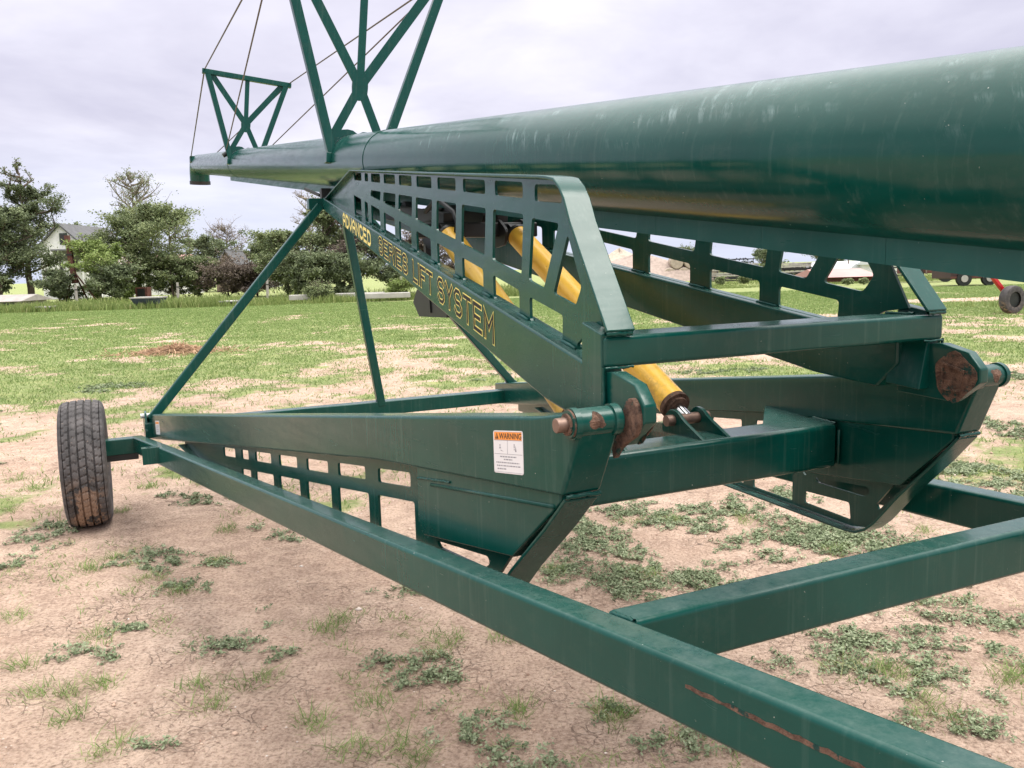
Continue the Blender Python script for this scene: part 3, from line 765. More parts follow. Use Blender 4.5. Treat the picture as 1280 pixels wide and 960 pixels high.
ax = np.concatenate([-18-np.geomspace(.2, 700, 34)[::-1], np.arange(-18, 24.001, .14), 24+np.geomspace(.2, 700, 34)])
ay = np.concatenate([-2-np.geomspace(.2, 300, 20)[::-1], np.arange(-2, 34.001, .14), 34+np.geomspace(.2, 1600, 44)])
GX, GY = np.meshgrid(ax, ay); nx, ny = len(ax), len(ay)
near = (1-sstep(14, 30, np.hypot(GX, GY)))
GZ = zground(GX, GY)*near
vs = np.stack([GX.ravel(), GY.ravel(), GZ.ravel()], 1)
idx = np.arange(nx*ny).reshape(ny, nx)
q = np.stack([idx[:-1, :-1], idx[:-1, 1:], idx[1:, 1:], idx[1:, :-1]], -1).reshape(-1, 4)
def np_mesh(name, vs, faces, mat, k=4, attrs=None, parent=None, smooth=False, fattr=None):
    me = bpy.data.meshes.new(name); me.vertices.add(len(vs)); me.vertices.foreach_set('co', np.asarray(vs, np.float32).ravel())
    nf = len(faces); me.loops.add(nf*k); me.loops.foreach_set('vertex_index', np.asarray(faces, np.int32).ravel())
    me.polygons.add(nf); me.polygons.foreach_set('loop_start', np.arange(0, nf*k, k, dtype=np.int32)); me.polygons.foreach_set('loop_total', np.full(nf, k, np.int32))
    me.update(calc_edges=True)
    if smooth: me.polygons.foreach_set('use_smooth', np.ones(nf, bool))
    for nm, a in (attrs or {}).items():
        at_ = me.attributes.new(nm, 'FLOAT', 'POINT'); at_.data.foreach_set('value', np.asarray(a, np.float32).ravel())
    for nm, a in (fattr or {}).items():
        at_ = me.attributes.new(nm, 'FLOAT', 'FACE'); at_.data.foreach_set('value', np.asarray(a, np.float32).ravel())
    me.materials.append(mat); o = bpy.data.objects.new(name, me); col.objects.link(o)
    if parent: o.parent = parent
    return o
def ground_mat():
    m, nt, b = new_mat('ground_soil'); v = objco(nt)
    at_ = nt.nodes.new('ShaderNodeAttribute'); at_.attribute_name = 'grass'
    n1 = noise(nt, 1.1, 6, .6, v); n2 = noise(nt, 7, 10, .72, v); n3 = noise(nt, 70, 6, .7, v)
    soil = mix(nt, ramp(nt, n1, [(.3, 0.), (.7, 1.)]), (.55, .385, .285), (.72, .545, .425))
    soil = mix(nt, ramp(nt, n2, [(.38, 0.), (.62, 1.)]), mix(nt, .5, soil, (.26, .17, .125)), soil)
    soil = mix(nt, ramp(nt, n3, [(.36, .75), (.5, 0.)]), soil, (.22, .145, .11))
    soil = mix(nt, ramp(nt, n3, [(.52, 0.), (.66, .5)]), soil, (.72, .56, .46))
    # fine pale grit
    vo = nt.nodes.new('ShaderNodeTexVoronoi'); vo.inputs['Scale'].default_value = 55; nt.links.new(v, vo.inputs['Vector'])
    soil = mix(nt, math_(nt, 'MULTIPLY', ramp(nt, vo.outputs['Distance'], [(.12, .7), (.2, 0.)]), ramp(nt, n2, [(.5, 0.), (.6, 1.)])), soil, (.6, .47, .4))
    # drying cracks
    ds = nt.nodes.new('ShaderNodeVectorMath'); ds.operation = 'ADD'
    nn = nt.nodes.new('ShaderNodeTexNoise'); nn.inputs['Scale'].default_value = 5; nt.links.new(v, nn.inputs['Vector'])
    sc_ = nt.nodes.new('ShaderNodeVectorMath'); sc_.operation = 'SCALE'; sc_.inputs['Scale'].default_value = .22
    nt.links.new(nn.outputs['Color'], sc_.inputs[0]); nt.links.new(v, ds.inputs[0]); nt.links.new(sc_.outputs[0], ds.inputs[1])
    ck = nt.nodes.new('ShaderNodeTexVoronoi'); ck.feature = 'DISTANCE_TO_EDGE'; ck.inputs['Scale'].default_value = 17; nt.links.new(ds.outputs[0], ck.inputs['Vector'])
    crm = ramp(nt, noise(nt, 2.3, 5, .6, v), [(.5, 0.), (.64, 1.)])
    crack = math_(nt, 'MULTIPLY', ramp(nt, ck.outputs['Distance'], [(.006, 1.), (.03, 0.)]), crm)
    soil = mix(nt, math_(nt, 'MULTIPLY', crack, .22), soil, (.13, .08, .06))
    # low turf seen from afar
    g1 = noise(nt, 2.2, 6, .7, v); g2 = noise(nt, 14, 6, .75, v)
    turf = mix(nt, ramp(nt, g2, [(.35, 0.), (.65, 1.)]), (.15, .20, .065), (.29, .35, .14))
    turf = mix(nt, ramp(nt, g1, [(.45, 0.), (.7, .55)]), turf, (.42, .42, .16))
    thr = math_(nt, 'ADD', at_.outputs['Fac'], math_(nt, 'MULTIPLY', math_(nt, 'SUBTRACT', noise(nt, 5, 9, .78, v), .5), 2.2))
    k = ramp(nt, thr, [(.46, 0.), (.82, 1.)])
    c = mix(nt, math_(nt, 'MULTIPLY', k, .93), soil, turf)
    nt.links.new(c, b.inputs['Base Color']); b.inputs['Roughness'].default_value = .95; b.inputs['Specular IOR Level'].default_value = .15
    hgt = math_(nt, 'ADD', math_(nt, 'MULTIPLY', n2, 1.), math_(nt, 'ADD', math_(nt, 'MULTIPLY', n3, .35), math_(nt, 'MULTIPLY', crack, -.6)))
    bump(nt, hgt, 1., .05, b)
    return m
gA = grass_amount(GX, GY)
gA = np.maximum(gA, .85*sstep(30, 42, GY))*(1-dirt_track(GX, GY))
g = np_mesh('ground', vs, q, ground_mat(), attrs={'grass': gA.ravel()}, smooth=True); tag(g, kind='structure')

def veg_mat(name, stops, rough=.75, trans=.25):
    m, nt, b = new_mat(name)
    a = nt.nodes.new('ShaderNodeAttribute'); a.attribute_name = 'rnd'
    c = ramp(nt, a.outputs['Fac'], stops); nt.links.new(c, b.inputs['Base Color'])
    b.inputs['Roughness'].default_value = rough; b.inputs['Specular IOR Level'].default_value = .25
    tr = nt.nodes.new('ShaderNodeBsdfTranslucent'); nt.links.new(c, tr.inputs[0]); ms = nt.nodes.new('ShaderNodeMixShader'); ms.inputs[0].default_value = trans
    out = nt.nodes['Material Output']; nt.links.new(b.outputs[0], ms.inputs[1]); nt.links.new(tr.outputs[0], ms.inputs[2]); nt.links.new(ms.outputs[0], out.inputs[0])
    return m
def zat(x, y): return zground(x, y)*(1-sstep(14, 30, np.hypot(x, y)))
def blades(cx, cy, per, hgt, wid, spread, lean, seed=0, rb=0., rw=1.):
    r = np.random.default_rng(seed); n = len(cx)*per
    X = np.repeat(cx, per)+r.normal(0, 1, n)*np.repeat(spread, per); Y = np.repeat(cy, per)+r.normal(0, 1, n)*np.repeat(spread, per)
    Z = zat(X, Y)-.004; H = np.repeat(hgt, per)*r.uniform(.45, 1.15, n); a = r.uniform(0, 2*np.pi, n); w = np.repeat(wid, per)*r.uniform(.6, 1.3, n)
    b = r.uniform(0, 2*np.pi, n); L = H*lean*r.uniform(.2, 1.4, n)
    ax_, ay_ = np.cos(a)*w/2, np.sin(a)*w/2; lx, ly = np.cos(b)*L, np.sin(b)*L
    P = np.stack([np.stack([X-ax_, Y-ay_, Z], 1), np.stack([X+ax_, Y+ay_, Z], 1),
                  np.stack([X+lx*.35+ax_*.8, Y+ly*.35+ay_*.8, Z+H*.55], 1), np.stack([X+lx*.35-ax_*.8, Y+ly*.35-ay_*.8, Z+H*.55], 1),
                  np.stack([X+lx+ax_*.1, Y+ly+ay_*.1, Z+H], 1), np.stack([X+lx-ax_*.1, Y+ly-ay_*.1, Z+H], 1)], 1).reshape(-1, 3)
    o = np.arange(n)*6
    f = np.concatenate([np.stack([o, o+1, o+2, o+3], 1), np.stack([o+3, o+2, o+4, o+5], 1)])
    rd = np.repeat(np.clip(np.repeat(r.uniform(0, 1, len(cx)), per)*.55+r.uniform(0, .45, n), 0, 1)*rw+rb, 6)
    return P, f, rd
def leaves(X, Y, Z, size, seed=0, flat=.5, rnd=None):
    r = np.random.default_rng(seed); n = len(X)
    nrm = r.normal(0, 1, (n, 3)); nrm[:, 2] = np.abs(nrm[:, 2])+flat*2; nrm /= np.linalg.norm(nrm, axis=1)[:, None]
    t = r.normal(0, 1, (n, 3)); t -= nrm*(t*nrm).sum(1)[:, None]; t /= np.linalg.norm(t, axis=1)[:, None]; s = np.cross(nrm, t)
    sz = size*r.uniform(.55, 1.3, n); C = np.stack([X, Y, Z], 1); a = t*sz[:, None]; c = s*(sz*.5)[:, None]
    P = np.stack([C-a, C-c, C+a, C+c], 1).reshape(-1, 3)
    f = np.arange(n*4).reshape(-1, 4)
    rd = np.repeat(rnd if rnd is not None else r.uniform(0, 1, n), 4)
    return P, f, rd
def join(parts):
    V = []; Fc = []; A = []; o = 0
    for P, f, rd in parts: V.append(P); Fc.append(f+o); A.append(rd); o += len(P)
    return np.concatenate(V), np.concatenate(Fc), np.concatenate(A)

# --- creeping grey-green weeds: patches where the photo shows them, then a scatter
W = [(185, 703, 46, 15), (228, 735, 30, 10), (82, 812, 26, 12), (160, 787, 24, 8), (132, 818, 17, 9), (280, 808, 40, 12), (352, 768, 28, 16), (350, 820, 18, 8),
     (142, 898, 24, 9), (532, 838, 48, 22), (600, 922, 70, 30), (640, 950, 60, 18), (52, 668, 32, 13), (14, 705, 18, 12), (272, 705, 17, 7), (190, 935, 24, 8), (360, 672, 18, 7), (550, 885, 14, 12),
     (760, 700, 60, 42), (722, 668, 40, 20), (790, 735, 40, 22), (740, 650, 40, 12), (810, 640, 50, 10), (700, 720, 25, 12), (890, 715, 44, 14), (960, 685, 58, 18), (1065, 667, 44, 12), (905, 640, 60, 9), (1000, 655, 50, 14), (1130, 690, 40, 14),
     (1055, 800, 48, 15), (1170, 840, 42, 16), (1210, 765, 62, 26), (1160, 800, 40, 20), (1190, 905, 70, 20), (840, 932, 44, 12), (762, 890, 26, 9), (1140, 862, 30, 10), (1230, 597, 62, 15), (1190, 585, 40, 8), (1275, 610, 40, 12), (1265, 700, 30, 10),
     (1120, 735, 40, 12), (1180, 720, 50, 12), (1260, 820, 24, 18), (850, 660, 60, 12), (930, 730, 30, 8), (1240, 870, 30, 9), (1000, 625, 60, 8), (1272, 470, 20, 12), (1275, 545, 22, 10), (1150, 570, 40, 5),
     (145, 484, 40, 5), (130, 487, 20, 5), (60, 690, 30, 8), (255, 625, 40, 6)]
parts = []; r_ = np.random.default_rng(21)
PX = []
for px, py, rx, ry in W:
    c = ground_at(px, py); ex = (ground_at(px+rx, py)-ground_at(px-rx, py)).length/2; ey = abs((ground_at(px, py-ry)-ground_at(px, py+ry)).y)/2
    PX.append((c.x, c.y, ex*1.0, ey*1.0))
for i in range(210):     # scatter, more of it away from the near left
    y = r_.uniform(2, 12); x = r_.uniform(-.75, .75)*y+r_.normal(0, .3)
    if fbm(np.array([x]), np.array([y]), .45, 77, 3)[0] < .53-.08*(x > 1)-.04*(y > 6): continue
    if x < .6 and y < 6 and r_.random() < .75: continue
    s = r_.uniform(.03, .13)*(1. if x > .6 else .6)*(1+.05*y)*(1.4 if x > .8 else 1); PX.append((x, y, s*r_.uniform(.8, 1.6), s))
for i, (cx, cy, ex, ey) in enumerate(PX):
    area = ex*ey*math.pi; n = int(min(7000, 19000*area+90)); d = math.hypot(cx, cy); sz = .0078*(1+max(0, d-3)*.09)
    n = int(n/(1+max(0, d-3)*.14))
    k = max(4, int(n/26)); rr_ = np.sqrt(r_.uniform(0, 1, k)); ph = r_.uniform(0, 2*np.pi, k)
    ax0 = cx+ex*rr_*np.cos(ph); ay0 = cy+ey*rr_*np.sin(ph)          # sprigs
    keep = fbm(ax0, ay0, 6., 5, 3) > .42; ax0, ay0 = ax0[keep], ay0[keep]
    if len(ax0) == 0: continue
    # runners: leaves strung along short stems
    m_ = 26; an = r_.uniform(0, 2*np.pi, len(ax0)); ln = r_.uniform(.03, .085, len(ax0))*(1+max(0, d-3)*.05)
    t = r_.uniform(0, 1, (len(ax0), m_)); lx = ax0[:, None]+np.cos(an)[:, None]*ln[:, None]*t+r_.normal(0, .009, t.shape); ly = ay0[:, None]+np.sin(an)[:, None]*ln[:, None]*t+r_.normal(0, .009, t.shape)
    lz = zat(lx, ly)+np.abs(r_.normal(0, .007, t.shape))+.003+.007*(1-t)
    tone = np.clip(np.repeat(r_.uniform(0, .5, len(ax0)), m_)+r_.uniform(0, .5, lx.size), 0, 1)
    parts.append(leaves(lx.ravel(), ly.ravel(), lz.ravel(), sz, 100+i, .45, tone))
V, Fc, A = join(parts)
o = np_mesh('creeping_weed', V, Fc, veg_mat('weed_leaf', [(0, (.07, .095, .045)), (.5, (.21, .255, .14)), (.85, (.33, .37, .24)), (1, (.46, .45, .28))], trans=.1), attrs={'rnd': A})
tag(o, 'low grey green creeping weeds spreading over the bare dirt', 'weeds', kind='stuff')
# --- bright grass tufts
T = [(195, 723), (250, 605), (310, 560), (270, 600), (75, 900), (125, 858), (245, 860), (120, 800), (275, 700), (470, 882), (430, 775), (495, 700), (415, 788), (120, 940), (265, 885), (150, 700), (285, 665), (1130, 835), (840, 655), (835, 830),
     (820, 833), (1065, 835), (770, 890), (1110, 840), (1150, 880), (1180, 895), (1275, 845), (810, 720), (790, 655), (930, 655), (690, 715), (25, 835), (20, 775), (110, 715), (230, 740), (560, 800), (545, 815), (630, 800), (150, 640), (230, 560), (215, 590), (180, 610), (195, 570),
     (1275, 695), (1040, 690), (1160, 665), (20, 600), (45, 610), (10, 640), (100, 610), (40, 870), (75, 870), (1265, 850), (330, 850), (640, 890), (770, 895), (500, 930), (520, 945), (445, 930), (390, 905)]
cx, cy, hh, ww, sp = [], [], [], [], []
for px, py in T:
    c = ground_at(px, py)
    for k in range(5): cx.append(c.x+r_.normal(0, .03)); cy.append(c.y+r_.normal(0, .03)); hh.append(.05+.02*r_.random()); ww.append(.0032); sp.append(.022)
P1 = blades(np.array(cx), np.array(cy), 18, np.array(hh)*.75, np.array(ww)*1., np.array(sp)*1.2, 1.8, 3)
n = 4200; y = r_.uniform(1.6, 15, n); x = r_.uniform(-.72, .72, n)*y
k = fbm(x, y, .9, 31, 4)+.02*y > .63+.03*(y < 5); x, y = x[k], y[k]
P2 = blades(x, y, 12, .015+.018*r_.random(len(x)), .0024+.0005*y, .018+.003*y, 1.8, 4)
n = 92000; y = 4.5+38.5*r_.uniform(0, 1, n)**.62; x = r_.uniform(-.74, .74, n)*y
gd = np.clip(grass_amount(x, y)*(1-dirt_track(x, y))+.0, 0, 1); k = r_.random(n) < gd*.95+.04; x, y = x[k], y[k]
P3_ = blades(x, y, 7, .025+.03*r_.random(len(x)), .004+.0007*y, .05+.005*y, 1.1, 5)
V, Fc, A = join([P1, P2, P3_])
o = np_mesh('meadow_grass', V, Fc, veg_mat('grass_blade', [(0, (.10, .155, .05)), (.5, (.21, .295, .095)), (.8, (.33, .41, .16)), (1, (.54, .5, .27))], trans=.35), attrs={'rnd': A})
tag(o, 'short bright green grass of the field behind the auger', 'grass', kind='stuff')
# --- tall grass along the far edge of the field
n = 9000; x = r_.uniform(-50, 42, n); y0 = np.interp(x, [-50, -24, -12, -6, 3, 20, 42], [43, 41.5, 42.5, 45, 47, 52, 60])
y = y0+r_.exponential(5, n); hgt = (.1+.65*np.clip(fbm(x, y*.5, .45, 8, 4)-.3, 0, 1)*1.5)*np.where(x > 7, .3, 1.)
P4 = blades(x, y, 9, hgt, np.full(n, .05), np.full(n, .3), .45, 6)
n = 500; x = r_.uniform(12, 22, n); y = 21.5+r_.normal(0, .4, n)*0+r_.uniform(-1.5, 5, n)
kk = fbm(x, y, .6, 15, 3) > .62; x, y = x[kk], y[kk]
P5 = blades(x, y, 12, np.full(len(x), .22), np.full(len(x), .015), np.full(len(x), .12), .5, 9)
V, Fc, A = join([P4, P5])
o = np_mesh('tall_grass', V, Fc, veg_mat('tall_grass_blade', [(0, (.10, .15, .04)), (.5, (.19, .25, .075)), (.85, (.31, .34, .13)), (1, (.45, .41, .22))], trans=.3), attrs={'rnd': A})
tag(o, 'tall rank grass along the far edge of the mown field', 'grass', kind='stuff')
# --- pebbles
parts = []
n = 6500; y = r_.uniform(1.6, 9, n); x = r_.uniform(-.72, .72, n)*y; sz = r_.lognormal(-5.75, .5, n)
oct_ = np.array([(1, 0, 0), (0, 1, 0), (-1, 0, 0), (0, -1, 0), (0, 0, .7), (0, 0, -.7)], float)
of = np.array([(0, 1, 4), (1, 2, 4), (2, 3, 4), (3, 0, 4), (1, 0, 5), (2, 1, 5), (3, 2, 5), (0, 3, 5)])
pv = oct_[None]*(sz[:, None, None])*r_.uniform(.6, 1.3, (n, 6, 3)); pv += np.stack([x, y, zat(x, y)+sz*.15], 1)[:, None]
pf = (of[None]+(np.arange(n)*6)[:, None, None]).reshape(-1, 3)
o = np_mesh('pebbles', pv.reshape(-1, 3), pf, veg_mat('pebble', [(0, (.34, .22, .16)), (.8, (.58, .42, .32)), (1, (.75, .68, .62))], .9, 0.), k=3, attrs={'rnd': np.repeat(r_.uniform(0, 1, n), 6)})
tag(o, 'small pale pebbles and clods on the dirt', 'pebbles', kind='stuff')

sp_ = ground_at(222, 441); mb = MB()
rs = random.Random(3)
for i in range(900):
    a = rs.uniform(0, 6.28); r = abs(rs.gauss(0, .42)); z = .16*math.exp(-(r/.4)**2)*rs.uniform(.2, 1); p = Vector((r*1.6*math.cos(a), r*math.sin(a), z+.01)); d = Vector((rs.gauss(0, 1), rs.gauss(0, 1), rs.gauss(0, .25))).normalized()*.09
    mb.beam(p-d, p+d, .014, .01)
o = mb.build('straw_pile', simple('old_straw', (.4, .26, .16), .95, 0, .3, 6)); o.location = (sp_.x, sp_.y, 0); tag(o, 'low scattered heap of brown straw on the grass left of the brace', 'straw pile')
# ================================================================== TREES
M['bark'] = simple('bark', (.12, .09, .07), .95, 0, .35, 5, .4)
M['bark_pale'] = simple('pale_bark', (.26, .22, .18), .95, 0, .3, 5, .3)
LM = {'olive': veg_mat('olive_leaves', [(0, (.09, .12, .06)), (.5, (.19, .23, .11)), (.85, (.29, .33, .16)), (1, (.37, .4, .21))]),
      'dark': veg_mat('dark_leaves', [(0, (.08, .105, .06)), (.5, (.16, .195, .105)), (.9, (.24, .28, .15)), (1, (.3, .33, .19))]),
      'light': veg_mat('light_leaves', [(0, (.11, .15, .045)), (.5, (.22, .29, .09)), (.9, (.33, .4, .14)), (1, (.4, .44, .18))]),
      'brown': veg_mat('brown_twigs', [(0, (.09, .07, .055)), (.5, (.17, .135, .11)), (1, (.27, .225, .19))])}
def tree(name, label, px, py, Y, H, Rc, base=.2, kind='olive', leaf=.13, n=15000, dens=1., seed=1, group=None, cat='tree', tall=1., bare=0., lean=0., shape='round', bark='bark'):
    rs = random.Random(seed); rn = np.random.default_rng(seed)
    p = at(px, py, Y); root = empty(name, (p.x, p.y, 0), 0, label, cat, group)
    mb = MB(); tips = []
    def grow(a, d, L, r, lev):
        pts = [a]; q = a; dd = d.copy()
        k = 4
        for i in range(k):
            dd = (dd+Vector((rs.gauss(0, .16), rs.gauss(0, .16), rs.gauss(.05, .1)))).normalized(); q = q+dd*L/k; pts.append(q)
        mb.tube(pts, r, 6 if lev < 2 else 4, r1=r*.45)
        if lev >= 2: tips.append((pts[-1], L*.5)); tips.append((pts[2], L*.45))
        if lev < 3:
            for i in range(5 if lev == 0 else 4):
                b = pts[1+(i % 4)] if lev else pts[1+(i % 4)]
                e = Vector((rs.gauss(0, 1), rs.gauss(0, 1), rs.uniform(-.1, .7))).normalized()
                grow(b, (dd*.5+e).normalized(), L*rs.uniform(.45, .65), r*.5, lev+1)
    # leader with side limbs filling the crown volume
    k = 9; ld = []; q = Vector((0, 0, -.1))
    for i in range(k+1):
        t = i/k; ld.append(Vector((lean*t*t+rs.gauss(0, .03)*H*.15, rs.gauss(0, .03)*H*.15, H*.93*t)))
    ld[0] = Vector((0, 0, -.1)); mb.tube(ld, H*.022+.03, 8, r1=.02)
    nl = int(16*max(1, tall)); 
    for i in range(nl):
        t = base+(1-base)*(i+rs.random()*.8)/nl; t = min(t, .98)
        s = (t-base)/(1-base)
        if shape == 'round': w = math.sqrt(max(.05, 1-(2*s-.85)**2/1.35))
        elif shape == 'cone': w = (1-s)**.75+.12
        else: w = .55+.45*math.sin(s*3)
        j = t*k; i0 = min(int(j), k-1); o_ = ld[i0].lerp(ld[i0+1], j-i0); a = rs.uniform(0, 2*math.pi)
        d = Vector((math.cos(a), math.sin(a), rs.uniform(.05, .6) if shape != 'cone' else rs.uniform(-.1, .3))).normalized()
        grow(o_, d, Rc*w*rs.uniform(.6, 1.05), H*.008+.012, 1)
    mb.build('trunk', M[bark], root, smooth=True)
    C = np.array([tuple(t[0]) for t in tips]); S = np.array([t[1] for t in tips]); z = C[:, 2]/H
    wgt = np.where(z > 1-bare, .06, 1.)*np.array([rs.choice((.12, .7, 1, 1.5)) for _ in tips]); wgt /= wgt.sum()
    ix = rn.choice(len(tips), int(n*1.5), p=wgt)
    off = rn.normal(0, 1, (len(ix), 3))*(np.clip(S[ix], .12, .6)*.62)[:, None]; off[:, 2] *= .6
    Q = C[ix]+off; Q[:, 2] = np.maximum(Q[:, 2], .1)
    tone = np.clip(np.array([rs.random() for _ in tips])[ix]*.6+rn.uniform(0, .4, len(ix)), 0, 1)
    V, Fc, A = leaves(Q[:, 0], Q[:, 1], Q[:, 2], leaf*.78, seed, .2, tone)
    np_mesh('crown', V, Fc, LM[kind], attrs={'rnd': A}, parent=root)
    return root
def hgt(py0, py1, Y): return (py0-py1)/CF*Y*1.02
GT = 'trees and bushes beyond the field'
tree('tall_tree', 'tallest dark green tree, thin toward its top, left of the white farmhouse', 40, 378, 60, 10.4, 3.0, .22, 'dark', .115, 17000, .55, 11, GT, bare=.2, shape='cone', tall=1.4, bark='bark')
tree('dense_tree', 'dense dark tree cut by the left edge of the photo', 2, 380, 58, 6.6, 2.9, .08, 'dark', .13, 19000, 1, 12, GT)
tree('pine_tree', 'broad olive tree with short trunk, in front of the white house wing', 187, 372, 62, 6.9, 3.2, .22, 'olive', .12, 24000, 1, 13, GT)
tree('bare_tree', 'sparse half bare tree rising above the broad olive tree', 176, 372, 68, 10.2, 1.9, .55, 'olive', .09, 2300, 1, 14, GT, bare=.0, tall=1.3, bark='bark_pale', shape='x')
tree('slender_tree', 'thin leafed tree on the right flank of the broad olive tree', 218, 372, 66, 6.6, 1.9, .3, 'olive', .1, 3200, 1, 15, GT, bark='bark_pale', shape='x')
tree('round_bush', 'bright green round bush under the farmhouse wall beside the rusty derrick', 126, 374, 57, 4.1, 1.9, .05, 'light', .12, 11000, 1, 16, GT, 'bush')
tree('low_bush', 'low dark bush at the foot of the tall tree', 75, 378, 56, 2.2, 1.5, .03, 'dark', .11, 8000, 1, 17, GT, 'bush')
tree('low_bush', 'low dark bush between the derrick and the broad tree', 150, 376, 56, 2.4, 1.6, .03, 'dark', .11, 9000, 1, 18, GT, 'bush')
tree('low_bush', 'low green bush right of the broad tree trunk', 250, 370, 62, 3.0, 1.7, .03, 'olive', .12, 9000, 1, 19, GT, 'bush')
tree('low_bush', 'leafy green bush covering the foot of the white outbuilding, right of the broad tree trunk', 216, 372, 61, 2.9, 1.8, .02, 'olive', .11, 10000, 1, 40, GT, 'bush')
tree('low_bush', 'leafy bush left of the broad tree trunk, before the white outbuilding', 166, 374, 61, 2.6, 1.5, .02, 'light', .11, 8000, 1, 41, GT, 'bush')
tree('distant_tree', 'rounded distant tree behind the low brown shack', 258, 362, 88, 5.6, 2.6, .1, 'dark', .17, 9000, 1, 20, GT)
tree('bare_tree', 'wispy nearly leafless tree behind the brown shack', 287, 360, 92, 7.0, 2.6, .3, 'brown', .1, 2500, 1, 21, GT, bark='bark_pale', shape='x')
tree('brown_bush', 'brown twiggy bush between the green bushes and the tree clump', 285, 368, 62, 2.2, 2.2, .03, 'brown', .12, 7000, 1, 22, GT, 'bush')
tree('brown_bush', 'brown twiggy bush at the left foot of the tree clump', 322, 368, 62, 2.3, 2.0, .03, 'brown', .12, 6000, 1, 23, GT, 'bush')
tree('clump_tree', 'leftmost dense green tree of the clump framed by the braces', 360, 366, 60, 4.5, 2.3, .04, 'olive', .12, 15000, 1, 24, GT)
tree('clump_tree', 'tallest green tree of the clump, touching the end of the upper arm', 408, 366, 62, 6.6, 2.4, .05, 'olive', .12, 19000, 1, 25, GT)
tree('brown_tree', 'reddish brown tree in the clump just below the lettering', 448, 366, 60, 5.6, 2.2, .05, 'brown', .12, 12000, 1, 26, GT)
tree('clump_tree', 'low green tree at the right end of the clump', 490, 366, 59, 3.6, 2.1, .03, 'dark', .12, 12000, 1, 27, GT)
tree('clump_tree', 'small dark tree low in the middle of the clump', 385, 368, 57, 2.9, 1.9, .03, 'dark', .12, 10000, 1, 28, GT)
tree('clump_tree', 'low dark tree in front of the brown tree', 432, 368, 57, 2.8, 1.9, .03, 'dark', .12, 10000, 1, 29, GT)
tree('brown_tree', 'brown twiggy tree at the right end behind the upper arm', 535, 364, 62, 4.6, 2.4, .03, 'brown', .12, 9000, 1, 30, GT)
tree('bare_tree', 'leafless pale tree above the left side of the clump', 392, 362, 70, 8.4, 1.6, .5, 'brown', .07, 700, 1, 31, GT, bark='bark_pale', shape='x')
tree('distant_tree', 'hazy distant tree showing between the olive tree and the shack', 330, 360, 95, 5.2, 3.0, .08, 'olive', .18, 7000, 1, 32, GT)
tree('distant_tree', 'bushy distant tree behind the farmhouse roof', 108, 362, 84, 7.2, 2.4, .2, 'olive', .15, 6000, 1, 33, GT)
tree('low_bush', 'rank green bush at the right foot of the tree clump', 585, 368, 52, 1.4, 1.3, .02, 'light', .1, 5000, 1, 34, GT, 'bush')
tree('low_bush', 'pale green low bush beside the concrete planks', 505, 374, 46, 1.0, 1.0, .02, 'light', .08, 4000, 1, 35, GT, 'bush')
tree('low_bush', 'small round bush in front of the concrete planks', 402, 380, 45, .85, .9, .02, 'olive', .07, 4000, 1, 36, GT, 'bush')

# ================================================================== FAR BUILDINGS AND YARD
M['wallwhite'] = simple('white_siding', (.8, .79, .78), .8, 0, .12, 1.2)
M['roofgrey'] = simple('grey_shingles', (.11, .11, .115), .9, 0, .25, 2)
M['glassdark'] = simple('window_glass', (.03, .025, .02), .15, 0, .2)
M['trim'] = simple('roof_trim', (.07, .09, .07), .7, 0, .2)
M['woodbrown'] = simple('weathered_wood', (.2, .15, .12), .9, 0, .3, 2)
M['greywood'] = simple('grey_boards', (.33, .3, .28), .9, 0, .2, 2)
M['redbrown'] = simple('rusty_red_paint', (.11, .04, .03), .8, 0, .4, 2)
M['pinkroof'] = simple('faded_red_roof', (.48, .27, .25), .8, 0, .15, .6)
M['dome'] = simple('white_membrane', (.62, .64, .68), .6, 0, .06, .4)
M['straw'] = simple('grey_straw', (.42, .35, .28), .95, 0, .25, 3, .4)
M['gravel'] = simple('gravel_heap', (.33, .26, .22), .95, 0, .25, 4, .5)
M['redpaint'] = simple('red_enamel', (.5, .012, .018), .3, 0, .15)
M['concrete'] = simple('concrete', (.4, .38, .35), .9, 0, .15, 3)
M['bluebox'] = simple('dull_blue_steel', (.07, .085, .12), .6, 0, .3, 3)
